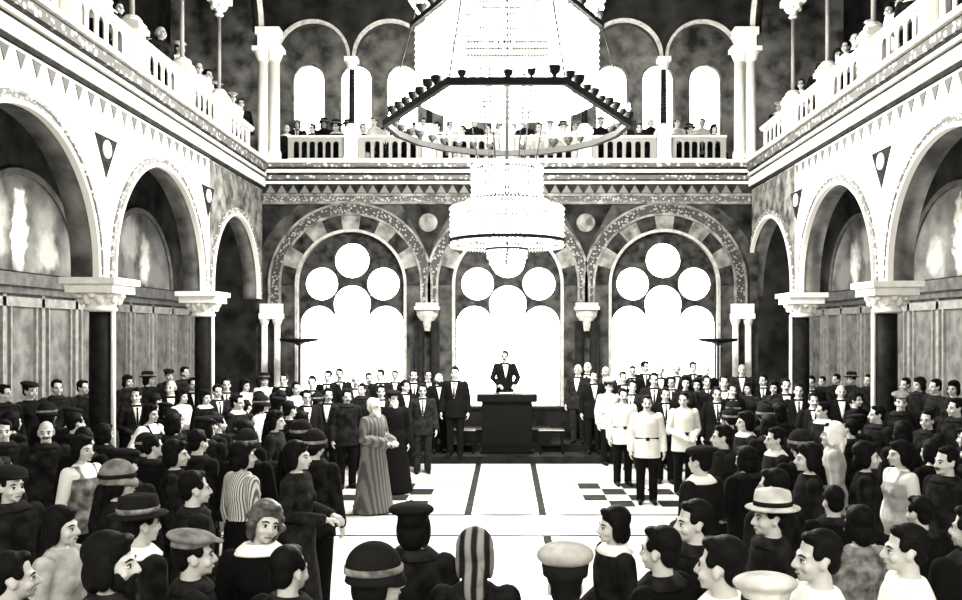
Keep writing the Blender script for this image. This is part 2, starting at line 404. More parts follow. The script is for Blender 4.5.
# --- back wall with three arched windows
WX = [-3.57, .02, 3.60]; WZ = 3.78; WR = 1.26
mb = lambda u, v, w: Vector((u, YB+w, v)); mbf = lambda u, v, w: Vector((u, YB-w, v))
loops = [[(-5.75, 0), (5.75, 0), (5.75, 6.2), (-5.75, 6.2)]]
for x in WX: loops.append(archloop(x, .98, WZ, WR, 36))
wb = struct(fin(shape2d(loops, .5, mb), 'wall_back', m=M['fresco']))
for i, x in enumerate(WX):
    bm = bmesh.new(); ring_arch(bm, x, WZ, WR+.0, WR+.33, 0, .03, mbf, None, split=11, mats=(0, 1)); fin(bm, 'voussoir_arch', wb, mats=[M['vouss_d'], M['vouss_l']])
    bm = bmesh.new(); ring_arch(bm, x, WZ, WR+.33, WR+.38, 0, .07, mbf, 3.35, 36); ring_arch(bm, x, WZ, WR+.57, WR+.62, 0, .09, mbf, 3.35, 36)
    fin(bm, 'archivolt_edge', wb, m=M['vouss_l'])
    bm = bmesh.new(); ring_arch(bm, x, WZ, WR+.38, WR+.57, 0, .05, mbf, 3.35, 36); fin(bm, 'archivolt', wb, m=M['archv'])
    # window: tracery, frame, pane
    w = struct(empty('window_%d' % (i+1), (x, YB, .98)))
    R = WR; lp = [archloop(0, 0, WZ-.98, R-.02, 36)]
    zc = lambda py: (CAMZ+(VY-py)/43.7)-.98
    lp.append(arc(0, zc(260), .40, 0, 2*PI, 28)[:-1])
    lp.append(arc(-.70, zc(283.5), .375, 0, 2*PI, 28)[:-1]); lp.append(arc(.72, zc(283.5), .375, 0, 2*PI, 28)[:-1])
    zl = zc(322); n = 14; e = 1.19
    low = [(-e, .03), (e, .03), (e, zl-.1)]
    low += arc(e-.42, zl-.05, .42, 0, PI*.86, n)
    low += arc(0, zc(303)-.02, .43, -.35, PI+.35, 22)
    low += arc(-e+.42, zl-.05, .42, PI*.14, PI, n)
    low += [(-e, zl-.1)]
    lp.append(low)
    fin(shape2d(lp, .10, lambda u, v, ww: Vector((u, .12+ww, v))), 'tracery', w, m=M['tracery'])
    bm = bmesh.new(); ring_arch(bm, 0, WZ-.98, R-.05, R+.015, -.1, .05, lambda u, v, ww: Vector((u, -ww, v)), 0, 36); fin(bm, 'window_frame', w, m=M['lgrey'])
    bm = bmesh.new()
    v = [bm.verts.new((u, .34, vv)) for u, vv in archloop(0, 0, WZ-.98, R, 30)]; bm.faces.new(v); fin(bm, 'pane', w, m=M['pane'])
# spandrel darks with roundels, capitals + paired dark pilasters between the windows
for j, x in enumerate((-1.80, 1.80)):
    bm = shape2d([[(x-.62, 5.62), (x+.62, 5.62), (x+.13, 4.75), (x, 4.35), (x-.13, 4.75)]], .012, mbf); sp = fin(bm, 'spandrel', wb, m=M['fresco_dark'])
    bm = bmesh.new(); n = 22; loft(bm, [[(x+r*math.cos(2*PI*k/n), yy, 5.2+r*math.sin(2*PI*k/n)) for k in range(n)] for r, yy in ((.21, YB), (.21, YB-.04), (.15, YB-.05))]); fin(bm, 'roundel', sp, m=M['vouss_l'])
    p = empty('paired_pilaster', (x, YB-.23, 0))
    for dx in (-.17, .17):
        bm = bmesh.new(); lathe(bm, [(.13, .3), (.13, .5), (.11, .55), (.105, 2.95)], dx, 0, 18); fin(bm, 'shaft', p, m=M['marble'], smooth=True)
    bm = bmesh.new()
    lathe(bm, [(.06, 2.72), (.12, 2.84), (.16, 2.96), (.23, 3.06), (.26, 3.2)], n=18, sy=.6); box(bm, -.28, .28, -.2, .12, 3.2, 3.28); box(bm, -.25, .25, -.15, .12, 3.28, 3.36)
    fin(bm, 'capital', p, m=M['lgrey'])
    tag(p, 'pair of dark shafts under a pale capital between %s' % ('the left and middle tall windows', 'the middle and right tall windows')[j], 'pilaster')
# dark corner spandrels and white corner shafts by the outer windows
for s, side in ((-1, 'left'), (1, 'right')):
    p = empty('corner_shafts', (s*5.35, YB-.14, 0))
    for dx in (-.16, .13):
        bm = bmesh.new(); lathe(bm, [(.11, .3), (.11, .45), (.075, .5), (.07, 3.0)], dx, 0, 14); fin(bm, 'shaft', p, m=M['cornice'], smooth=True)
    bm = bmesh.new(); box(bm, -.26, .26, -.12, .12, 3.0, 3.12); lathe(bm, [(.08, 2.86), (.13, 3.0)], -.16, 0, 12); lathe(bm, [(.08, 2.86), (.13, 3.0)], .13, 0, 12); box(bm, -.24, .24, -.11, .12, 3.12, 3.34); fin(bm, 'capital', p, m=M['stone'])
    tag(p, 'two slim white shafts in the %s corner below the gallery, beside the window' % side, 'pilaster')
    bm = shape2d([[(s*5.6, 5.62), (s*4.75, 5.62), (s*5.2, 5.25), (s*5.5, 4.85), (s*5.6, 4.6)]], .012, mbf); fin(bm, 'spandrel', wb, m=M['fresco_dark'])
# back friezes and cornice
tr = struct(empty('trim_back', (0, YB, 6.2)))
for z0, z1, d, mk in [(5.62, 5.68, .06, 'vouss_l'), (5.68, 5.80, .03, 'band_mid'), (5.80, 5.86, .07, 'vouss_l'), (5.86, 6.08, .03, 'fresco_dark'), (6.08, 6.14, .08, 'cornice'), (6.14, 6.18, .05, 'band_dark'), (6.18, 6.27, .10, 'band_side'),
                      (6.27, 6.33, .07, 'band_dark'), (6.33, 6.40, .13, 'cornice'), (6.40, 6.46, .09, 'band_dark'), (6.46, 6.55, .15, 'band_side'), (6.55, 6.62, .18, 'cornice')]:
    bm = bmesh.new(); box(bm, -5.58, 5.58, -d, .02, z0-6.2, z1-6.2); fin(bm, 'cornice_band', tr, m=M[mk])
bm = bmesh.new()
x = -5.4
while x < 5.45:
    for t in (0,):
        v = [bm.verts.new((x+a, -.045, b-6.2)) for a, b in ((-.11, 5.88), (.11, 5.88), (0, 6.06))]; bm.faces.new(v)
    x += .26
fin(bm, 'zigzag_ornament', tr, m=mat('zigzag_paint', .13, .8))
# gallery floor slab at the back, gallery rear wall with windows
bm = bmesh.new(); box(bm, -5.6, 5.6, 20.0, 23.0, 6.2, GF); struct(fin(bm, 'floor_gallery_back', m=M['dark']))
YR = 22.6
gx = [-5.12, -3.9, -2.7]; gx = gx+[-1.25, 0, 1.25]+[2.7, 3.9, 5.12]
loops = [[(-9, GF), (9, GF), (9, 13), (-9, 13)]]; gw = .42
for x in gx: loops.append(archloop(x, 7.3, 9.2, gw, 18))
wr = struct(fin(shape2d(loops, .2, lambda u, v, w: Vector((u, YR+w, v))), 'wall_gallery_back', m=M['gwall']))
for i, x in enumerate(gx):
    w = struct(empty('window_%d' % (i+4), (x, YR, 7.3)))
    bm = bmesh.new(); v = [bm.verts.new((u, .12, vv)) for u, vv in archloop(0, 0, 1.9, gw, 18)]; bm.faces.new(v); fin(bm, 'pane', w, m=M['pane'])
    bm = bmesh.new(); ring_arch(bm, 0, 1.9, gw-.03, gw+.02, -.1, .02, lambda u, vv, ww: Vector((u, -ww, vv)), 0, 18); fin(bm, 'window_frame', w, m=M['gwall'])
# back gallery arcade wall
cx = [-5.34, -3.57, -1.785, 0, 1.785, 3.60, 5.36]; ZS = 9.0
loop = [(-5.75, 13), (-5.75, ZS)]; arcs = []
for a, b in zip(cx, cx[1:]):
    c = (a+b)/2; r = (b-a)/2-.07; arcs.append((c, r)); loop += [(c-r, ZS)]+arc(c, ZS, r, PI, 0, 26)[1:-1]+[(c+r, ZS)]
loop += [(5.75, ZS), (5.75, 13)]
wa = struct(fin(shape2d([loop], .3, lambda u, v, w: Vector((u, 20.05+w, v))), 'wall_gallery_arcade', m=M['dark']))
for c, r in arcs:
    bm = bmesh.new(); ring_arch(bm, c, ZS, r-.02, r+.045, -.05, .06, lambda u, v, w: Vector((u, 20.05-w, v)), None, 28); fin(bm, 'arch_moulding', wa, m=M['lgrey'])
# side gallery: slender columns, pedestals, balustrades
def make_pedestal():
    r = empty('gallery_pedestal')
    bm = bmesh.new(); box(bm, -.15, .15, -.14, .14, 0, .62); box(bm, -.165, .165, -.165, .165, 0, .07); fin(bm, 'block', r, m=M['stone'])
    bm = bmesh.new(); box(bm, -.19, .19, -.19, .19, .62, .70); box(bm, -.16, .16, -.16, .16, .70, .76); lathe(bm, [(.12, .76), (.15, .80), (.10, .86)], n=14); fin(bm, 'cap', r, m=M['stone'])
    return r
def make_slim():
    r = empty('gallery_column')
    bm = bmesh.new(); lathe(bm, [(.038, .86), (.036, 2.3)], n=12); fin(bm, 'shaft', r, m=M['slim'], smooth=True)
    bm = bmesh.new(); lathe(bm, [(.05, 2.3), (.09, 2.33), (.06, 2.37), (.08, 2.42), (.16, 2.55), (.2, 2.58)], n=12)
    box(bm, -.2, .2, -.2, .2, 2.58, 2.7); box(bm, -.14, .14, -.14, .14, 2.7, 2.95)
    for k in range(6): ell(bm, (.13*math.cos(k*PI/3), .13*math.sin(k*PI/3), 2.5), (.045, .045, .06), 7)
    fin(bm, 'capital', r, m=M['stone'])
    return r
def baluster_panel(mapf, length, nopen, r0=.066, wide=.24, thick=.05):
    L = length; step = min(wide, (L-.2)/nopen)
    loops = [[(0, .04), (L, .04), (L, .54), (0, .54)]]
    for k in range(nopen):
        c = L/2+(k-(nopen-1)/2)*step; loops.append(archloop(c, .08, .40, r0, 10))
    return shape2d(loops, thick, mapf)
SIDEP = [9.2, 11.22, 13.24, 15.28, 17.25, 19.45]
ORD = ['first', 'second', 'third', 'fourth', 'fifth', 'sixth', 'seventh', 'eighth', 'ninth', 'tenth', 'eleventh', 'twelfth', 'thirteenth', 'fourteenth', 'fifteenth', 'sixteenth', 'seventeenth', 'eighteenth', 'nineteenth', 'twentieth']+['%d%s' % (k, {1: 'st', 2: 'nd', 3: 'rd'}.get(k % 10, 'th') if k not in (11, 12, 13) else 'th') for k in range(21, 90)]
pp = make_pedestal(); ps = make_slim(); first = True
for s, side in ((-1, 'left'), (1, 'right')):
    off = 0 if s < 0 else .5
    yl = [y+off*(1-(y-9.2)/10.3) for y in SIDEP]
    for i, y in enumerate(yl[:-1]):
        a, b = (pp, ps) if first else (copy_tree(pp), copy_tree(ps)); first = False
        a.location = (s*(HX+.08), y, 6.62); b.location = (s*(HX+.08), y, 6.62)
        o = ORD[len(yl)-2-i]
        tag(a, 'white stone pedestal in the %s gallery balustrade, %s from the back corner' % (side, o), 'pedestal', 'gallery pedestals')
        tag(b, 'slender gallery column on the %s balustrade, %s from the back corner' % (side, o), 'column', 'slender gallery columns')
    for i, (a, b) in enumerate(zip(yl, yl[1:])):
        r = empty('gallery_balustrade', (s*(HX+.08), a+.17, 6.62)); L = b-a-.34
        fin(baluster_panel(lambda u, v, w: Vector((w-.02, u, v)), L, 5, .10, .29, .035), 'pierced_panel', r, m=M['stone'])
        bm = bmesh.new(); box(bm, -.1, .1, 0, L, 0, .05); fin(bm, 'bottom_rail', r, m=M['stone'])
        bm = bmesh.new(); box(bm, -.11, .11, 0, L, .54, .59); box(bm, -.08, .08, 0, L, .50, .54); fin(bm, 'top_rail', r, m=M['stone'])
        tag(r, 'pierced white balustrade along the %s gallery, %s section from back corner' % (side, ORD[len(yl)-2-i]), 'balustrade', 'side gallery balustrades')
    # arches above the slender columns
    lp = [(2.5, 13), (2.5, 9.55)]; yy = [7.2+off*1.1]+yl[:-1]+[20.0]; arr = []
    for a, b in zip(yy, yy[1:]):
        c = (a+b)/2; r = (b-a)/2-.08; arr.append((c, r)); lp += [(c-r, 9.55)]+arc(c, 9.55, r, PI, 0, 24)[1:-1]+[(c+r, 9.55)]
    lp += [(20.3, 9.55), (20.3, 13)]
    wg = struct(fin(shape2d([lp], .2, lambda u, v, w, s=s: Vector((s*(HX+w), u, v))), 'wall_gallery_arcade_'+side, m=M['dark']))
    for c, r in arr:
        bm = bmesh.new(); ring_arch(bm, c, 9.55, r-.01, r+.06, -.05, .05, lambda u, v, w, s=s: Vector((s*(HX-w), u, v)), None, 28); fin(bm, 'arch_moulding', wg, m=M['cornice'])
    # corner pier of two white shafts
    p = empty('gallery_corner_pier', (s*5.4, 19.82, 6.62))
    for dx in (-.13, .13):
        bm = bmesh.new(); lathe(bm, [(.15, 0), (.15, .14), (.12, .2), (.115, 2.2)], dx, 0, 18); fin(bm, 'shaft', p, m=M['plaster'], smooth=True)
    bm = bmesh.new(); lathe(bm, [(.115, 2.2), (.16, 2.3), (.2, 2.42)], -.13, 0, 14); lathe(bm, [(.115, 2.2), (.16, 2.3), (.2, 2.42)], .13, 0, 14); box(bm, -.34, .34, -.18, .18, 2.42, 2.52)
    box(bm, -.22, .22, -.15, .15, 2.52, 2.78); box(bm, -.27, .27, -.17, .17, 2.78, 2.95); fin(bm, 'capital', p, m=M['plaster'])
    tag(p, 'white twin-shafted corner pier where the %s and back galleries meet' % side, 'column')
# back gallery pedestals, slim dark columns and balustrades
bpx = cx[1:-1]
def make_dark_slim():
    r = empty('gallery_column'); bm = bmesh.new(); lathe(bm, [(.07, .86), (.065, 2.1)], n=12); fin(bm, 'shaft', r, m=M['marble'], smooth=True)
    bm = bmesh.new(); lathe(bm, [(.065, 2.1), (.1, 2.15), (.14, 2.28)], n=12); box(bm, -.15, .15, -.15, .15, 2.28, 2.38); fin(bm, 'capital', r, m=M['cornice'])
    return r
pd = make_dark_slim()
posn = ['leftmost', 'second from left', 'middle', 'second from right', 'rightmost']
for i, x in enumerate(bpx):
    a = copy_tree(pp); a.location = (x, YB+.1, 6.62); b = pd if i == 0 else copy_tree(pd); b.location = (x, YB+.1, 6.62)
    tag(a, 'square stone pedestal in the back gallery balustrade above the windows, %s of five' % posn[i], 'pedestal', 'gallery pedestals')
    tag(b, 'slim dark column of the back gallery arcade, %s of five' % posn[i], 'column', 'back gallery columns')
ed = [-5.2]+bpx+[5.2]
for i, (a, b) in enumerate(zip(ed, ed[1:])):
    r = empty('gallery_balustrade', (a+.17, YB+.1, 6.62)); L = b-a-.34
    fin(baluster_panel(lambda u, v, w: Vector((u, w-.03, v)), L, 6), 'pierced_panel', r, m=M['slim'])
    bm = bmesh.new(); box(bm, 0, L, -.1, .1, 0, .05); fin(bm, 'bottom_rail', r, m=M['stone'])
    bm = bmesh.new(); box(bm, 0, L, -.11, .11, .54, .58); fin(bm, 'top_rail', r, m=M['stone'])
    tag(r, 'pierced balustrade section of the back gallery, %s of six counted from the left corner' % ORD[i], 'balustrade', 'back gallery balustrades')
# ceiling, front wall behind the camera
bm = bmesh.new(); box(bm, -9, 9, -3, 23, 13, 13.2); struct(fin(bm, 'ceiling', m=M['ceil']))
bm = bmesh.new(); box(bm, -9, 9, -3.2, -3, 0, 13); struct(fin(bm, 'wall_front', m=M['plaster']))
for s, n in ((-1, 'left'), (1, 'right')):
    bm = bmesh.new(); xa, xb = sorted((s*5.6, s*6.1)); box(bm, xa, xb, -3, 2.5, 0, 13); struct(fin(bm, 'wall_front_'+n, m=M['plaster']))
# ================================================================ CHANDELIER
CH = Vector((0, 14.0, 0))
ch = empty('chandelier', CH)
tag(ch, 'huge tiered crystal chandelier with candle ring hanging in the middle of the hall', 'chandelier')
def octring(a, b):
    """near half a half-hexagon, far half round"""
    return [(a*math.cos(PI*i/10), b*math.sin(PI*i/10)) for i in range(11)]+[(-.40*a, -b), (.40*a, -b)]
def oct_pt(a, b, t):
    P = octring(a, b); P.append(P[0]); L = [math.dist(p, q) for p, q in zip(P, P[1:])]; d = (t % 1)*sum(L)
    for p, q, l in zip(P, P[1:], L):
        if d <= l: return p[0]+(q[0]-p[0])*d/l, p[1]+(q[1]-p[1])*d/l
        d -= l
    return P[0]
def strands(bm, path, z0, z1, bead=.05, drift=0.0):
    """bead strands hanging from path points; drift pulls the lower end towards the axis"""
    for (x, y) in path:
        n = max(2, int((z0-z1)/(bead*1.5)))
        for k in range(n):
            f = (k+.5)/n; z = z0+(z1-z0)*f; sc = 1-drift*f; X, Y = x*sc, y*sc; h = bead*.72; w = bead*.5
            t = [bm.verts.new((X, Y, z+h)), bm.verts.new((X, Y, z-h))]
            m = [bm.verts.new((X+w*math.cos(a*PI/2+k), Y+w*math.sin(a*PI/2+k), z)) for a in range(4)]
            for a in range(4):
                bm.faces.new((t[0], m[a], m[(a+1) % 4])); bm.faces.new((t[1], m[(a+1) % 4], m[a]))
circ = lambda r, n, ry=None: [(r*math.cos(2*PI*i/n), (ry or r)*math.sin(2*PI*i/n)) for i in range(n)]
bm = bmesh.new(); tube(bm, [(0, 0, 13), (0, 0, 3.75)], .03, 10, round_ends=False); fin(bm, 'stem', ch, m=M['iron'])
LA, LB, LZ = 1.95, 2.35, 6.04
UA, UB, UZ = 1.52, 1.7, 7.62
def band(a, b, z, h, w, nm):
    bm = bmesh.new(); rings = []
    for (da, dz) in ((0, -h/2), (w, -h/2), (w, h/2), (0, h/2)): rings.append([(x, y, z+dz) for x, y in octring(a-w/2+da, b-w/2+da)])
    R = [[bm.verts.new(p) for p in r] for r in rings]
    for i in range(4):
        p, q = R[i], R[(i+1) % 4]
        for k in range(13): bm.faces.new((p[k], p[(k+1) % 13], q[(k+1) % 13], q[k]))
    return fin(bm, nm, ch, m=M['brass'])
band(LA, LB, LZ, .10, .09, 'lower_ring'); band(UA, UB, UZ, .08, .08, 'upper_ring')
def make_cup():
    bm = bmesh.new(); lathe(bm, [(.02, .04), (.03, .07), (.06, .10), (.075, .16), (.05, .17), (.03, .18)], n=10); me = fin(bm, 'candle_cup', ch, m=M['brass'], smooth=True)
    bm = bmesh.new(); lathe(bm, [(.016, .18), (.026, .22), (.018, .27), (.004, .30)], n=8); b = fin(bm, 'bulb', me, m=M['bulb'], smooth=True)
    return me
cup = make_cup(); k0 = True
for a, b, z, n in ((LA, LB, LZ, 44), (UA, UB, UZ, 26)):
    for i in range(n):
        if random.random() < .12 and not k0: continue
        c = cup if k0 else copy_tree(cup, ch); k0 = False
        x, y = oct_pt(a, b, i/n); c.location = (x, y, z+random.uniform(-.01, .02)); s_ = random.uniform(.85, 1.25); c.scale = (s_, s_, s_)
bm = bmesh.new(); P = [oct_pt(UA-.06, UB-.06, i/230) for i in range(230)]; strands(bm, P, UZ-.04, 6.42, .06); 
P = [oct_pt(UA+.04, UB+.04, (i+.5)/210) for i in range(210)]; strands(bm, P, 9.0, UZ+.35, .06); tag(fin(bm, 'crystal_drum', ch, m=M['crystal']), kind='stuff')
bm = bmesh.new()
for i in (0, 3, 7, 10, 11, 12):
    x, y = octring(LA, LB)[i]; u, v = octring(UA, UB)[i]; tube(bm, [(x, y, LZ), (u, v, UZ)], .012, 6); tube(bm, [(u, v, UZ), (u*.6, v*.6, 10.5), (0, 0, 12.8)], .014, 6)
    tube(bm, [(u*.55, v*.55, UZ), (.3*u, .3*v, 5.4)], .012, 6)
fin(bm, 'suspension_chain', ch, m=M['brass'])
# lower basket: crown, tier, bowl
bm = bmesh.new(); strands(bm, circ(.56, 64), 5.36, 4.75, .055); strands(bm, circ(.44, 40), 5.30, 4.78, .055); tag(fin(bm, 'crystal_crown', ch, m=M['crystal']), kind='stuff')
bm = bmesh.new(); strands(bm, circ(.60, 66), 4.82, 4.60, .05, -.4); strands(bm, circ(.90, 100), 4.70, 4.04, .055); strands(bm, circ(.76, 70), 4.66, 4.08, .055); tag(fin(bm, 'crystal_tier', ch, m=M['crystal']), kind='stuff')
bm = bmesh.new()
for r, z in ((.32, 4.02), (.31, 3.92), (.27, 3.82), (.2, 3.73), (.1, 3.67), (.0, 3.64)): strands(bm, circ(max(r, .01), max(4, int(r*110))), z+.05, z-.05, .05)
tag(fin(bm, 'crystal_bowl', ch, m=M['crystal']), kind='stuff')
for r, z, h, nm in ((.60, 4.80, .035, 'crown_hoop'), (.93, 4.15, .05, 'tier_hoop'), (.34, 4.02, .03, 'bowl_hoop')):
    bm = bmesh.new(); n = 40; R = [[bm.verts.new((rr*math.cos(2*PI*k/n), rr*math.sin(2*PI*k/n), z+dz)) for k in range(n)] for rr, dz in ((r-.012, -h/2), (r+.012, -h/2), (r+.012, h/2), (r-.012, h/2))]
    for i in range(4):
        for k in range(n): bm.faces.new((R[i][k], R[i][(k+1) % n], R[(i+1) % 4][(k+1) % n], R[(i+1) % 4][k]))
    fin(bm, nm, ch, m=M['brass'])
bm = bmesh.new()
for k in range(8):
    a = 2*PI*k/8; tube(bm, [(.04*math.cos(a), .04*math.sin(a), 4.75), (.3*math.cos(a), .3*math.sin(a), 5.05), (.56*math.cos(a), .56*math.sin(a), 5.3)], .014, 6)
    tube(bm, [(.04*math.cos(a), .04*math.sin(a), 4.3), (.9*math.cos(a), .9*math.sin(a), 4.17)], .012, 6)
fin(bm, 'arm', ch, m=M['brass'])
def point(name, loc, e, r=.15):
    l = bpy.data.lights.new(name, 'POINT'); l.energy = e; l.shadow_soft_size = r; l.color = (1, .985, .95)
    o = bpy.data.objects.new(name, l); COL.objects.link(o); o.location = loc; return o
for k in range(6):
    a = 2*PI*k/6; point('drum_lamp', (1.05*math.cos(a), 14+1.2*math.sin(a), 7.0), 900)
for k in range(10):
    x_, y_ = oct_pt(LA-.65, LB-.7, k/10+.05); point('ring_lamp', (x_, 14+y_, LZ+.25), 230, .08)
for k in range(3):
    a = 2*PI*k/3; point('tier_lamp', (.25*math.cos(a), 14+.25*math.sin(a), 4.9), 50, .06); point('tier_lamp', (.55*math.cos(a), 14+.55*math.sin(a), 4.4), 50, .06)

# ================================================================ FURNITURE AT THE BACK
r = empty('lectern', (-.0, 18.62, .15))
def bbox(x0, x1, y0, y1, z0, z1, nm, par, m, bev=.012):
    bm = bmesh.new(); box(bm, x0, x1, y0, y1, z0, z1); bmesh.ops.bevel(bm, geom=bm.edges[:], offset=bev, segments=2, affect='EDGES'); return fin(bm, nm, par, m=m)
bbox(-.53, .53, -.30, .28, .06, 1.10, 'body', r, M['black']); bbox(-.57, .57, -.34, .28, 0, .07, 'plinth', r, M['black'])
bbox(-.635, .635, -.36, .28, 1.08, 1.24, 'top', r, M['black'])
for x in (-.36, 0, .36): bbox(x-.14, x+.14, -.315, -.29, .16, 1.0, 'front_panel', r, M['black'])
tag(r, 'wide black lectern standing before the middle window at the head of the aisle', 'lectern')
p = bbox(-.16, .14, 18.60, 18.82, 1.392, 1.402, 'paper_sheet', None, M['paper'], .001); tag(p, 'white sheet of notes lying on top of the black lectern', 'paper')
for s, side in ((-1, 'left'), (1, 'right')):
    r = empty('side_bench', (s*.93, 18.45, .15))
    bbox(-.27, .27, -.20, .20, .44, .50, 'seat', r, M['black']); 
    bbox(-.27, .27, -.205, -.195, .485, .505, 'edge', r, M['lgrey'], .002)  # pale strip stands in for the highlight along the seat's top edge
    for a in (-.235, .235):
        for b in (-.16, .16): bbox(a-.025, a+.025, b-.025, b+.025, 0, .45, 'leg', r, M['black'], .004)
    bbox(-.24, .24, -.02, .02, .14, .18, 'stretcher', r, M['black'], .004)
    tag(r, 'low black bench close to the %s of the lectern' % side, 'bench')
# dark draped front of the dais below the windows
for s, n in ((-1, 'left'), (1, 'right')):
    bm = bmesh.new(); box(bm, s*.02-1.3, s*.02+1.3, 19.94, 20.0, .3, .98) if False else None; bm.free()
bm = bmesh.new(); box(bm, -5.5, 5.5, 19.9, 20.0, .3, .94); box(bm, -5.5, 5.5, 19.86, 20.0, .94, 1.0)
x = -5.4
while x < 5.4: box(bm, x, x+.06, 19.88, 19.9, .3, .94); x += .55
struct(fin(bm, 'baseboard_back', m=M['dais']))
# torcheres with flat dishes in front of the outer windows
for px, s, side in ((299, -1, 'left'), (718, 1, 'right')):
    q = at(px, 340, 18.9); r = empty('floor_torchere', (q.x, 18.9, .3)); zt = q.z-.3
    bm = bmesh.new(); lathe(bm, [(.20, 0), (.20, .04), (.08, .08), (.04, .14)], n=18); fin(bm, 'base', r, m=M['iron'])
    bm = bmesh.new(); lathe(bm, [(.028, .14), (.028, .9), (.045, .94), (.024, .98), (.022, zt-.1)], n=12); fin(bm, 'stem', r, m=M['iron'], smooth=True)
    bm = bmesh.new(); lathe(bm, [(.03, zt-.12), (.12, zt-.07), (.40, zt-.02), (.42, zt+.03), (.38, zt+.035), (.30, zt)], n=28); fin(bm, 'dish', r, m=M['iron'], smooth=True)
    tag(r, 'black floor torchere with a broad flat dish before the %s window' % side, 'lamp')

# ================================================================ PEOPLE
def new_from(bm, n0, mtx):
    bm.verts.ensure_lookup_table(); bmesh.ops.transform(bm, matrix=mtx, verts=bm.verts[n0:])
NECK = Vector((0, .01, 1.47))
def headm(yaw, tilt=0, nod=0):
    R = Matrix.Rotation(yaw, 4, 'Z') @ Matrix.Rotation(tilt, 4, 'Y') @ Matrix.Rotation(nod, 4, 'X')
    return Matrix.Translation(NECK) @ R @ Matrix.Translation(-NECK)
POSE = {'down': ((.25, .035, 1.10), (.262, -.03, .86)), 'clasp': ((.255, .03, 1.10), (.085, -.215, 1.0)), 'lectern': ((.29, -.06, 1.12), (.17, -.31, .985)),
        'akimbo': ((.37, .06, 1.13), (.225, -.05, .98)), 'seat': ((.245, -.01, 1.10), (.13, -.27, .93)), 'hold': ((.27, -.0, 1.13), (.10, -.28, 1.08))}
def arms(bm, pose, sx, inf=0.0, cut=0.0, both=(-1, 1)):
    e, w = POSE[pose]
    for s in both:
        S = Vector((s*.185*sx, .015, 1.38)); E = Vector((s*e[0]*sx, e[1], e[2])); W = Vector((s*w[0]*sx, w[1], w[2]))
        W2 = W-(W-E).normalized()*cut
        tube(bm, [S, S.lerp(E, .5), E, E.lerp(W2, .5), W2], [.056+inf, .05+inf, .043+inf, .039+inf, .031+inf*1.25], 12)
def torso(bm, f, inf=0.0, z1=1.47, hem=None):
    if not f: R = [(.88, .165, .115), (.98, .165, .118), (1.08, .158, .112), (1.2, .172, .122), (1.3, .185, .122), (1.37, .182, .105), (1.42, .135, .085), (1.46, .075, .066)]
    else: R = [(.88, .172, .122), (.96, .17, .122), (1.06, .135, .1), (1.16, .145, .108), (1.25, .158, .122), (1.33, .16, .11), (1.38, .152, .092), (1.42, .11, .075), (1.46, .065, .058)]
    rr = [(z, a+inf+(.020 if hem and z < 1.0 else 0), b+inf+(.014 if hem and z < 1.0 else 0)) for z, a, b in R if z <= z1]
    if hem: rr = hem+rr
    n = 24
    loft(bm, [[(a*math.cos(2*PI*i/n), .012+b*math.sin(2*PI*i/n), z) for i in range(n)] for z, a, b in rr])
    if f:
        for s in (-1, 1): ell(bm, (s*.068, -.075-inf*.7, 1.245), (.062, .05, .06), 10)
def fingers(bm, E, W, s, curl=.5):
    d = (W-E).normalized(); side = Vector((0, -1, 0)) if abs(d.z) > .7 else Vector((0, 0, 1)).cross(d).normalized()*s
    nrm = d.cross(side).normalized(); 
    if nrm.dot(Vector((-s, 0, 0)) if abs(d.z) > .7 else Vector((0, 0, -1))) < 0: nrm = -nrm
    b = W+d*.085
    for k, L in enumerate((.068, .078, .073, .058)):
        o = b+side*(.028-.019*k); p1 = o+(d*math.cos(curl*.4)+nrm*math.sin(curl*.4))*L*.5; p2 = p1+(d*math.cos(curl*1.5)+nrm*math.sin(curl*1.5))*L*.5
        tube(bm, [o-d*.02, p1, p2], [.0095, .009, .007], 8)
    t0 = W+d*.025+side*.028; tube(bm, [t0, t0+(d*.6+side*.7+nrm*.3).normalized()*.035, t0+(d*.85+side*.6+nrm*.5).normalized()*.065], [.012, .0105, .008], 8)
def legs(bm, inf=0.0, seat=False, zcut=None, feet=True):
    for s in (-1, 1):
        if seat: P = [(s*.09, .02, .92), (s*.10, -.2, .91), (s*.11, -.42, .88), (s*.115, -.44, .68), (s*.115, -.42, .48)]
        else: P = [(s*.09, .01, .90), (s*.095, .0, .7), (s*.1, -.005, .48), (s*.1, .02, .3), (s*.1, .03, zcut or .08)]
        R = [.088+inf, .078+inf, .058+inf, .054+inf, .038+inf*1.6]
        tube(bm, P, R, 14)
        if feet:
            if seat: tube(bm, [(s*.115, -.40, .445), (s*.12, -.52, .435), (s*.125, -.6, .43)], [.045, .042, .032], 10)
            else: tube(bm, [(s*.1, .05, .045), (s*.11, -.07, .04), (s*.12, -.15, .032)], [.045, .042, .032], 10)
BODY = {}
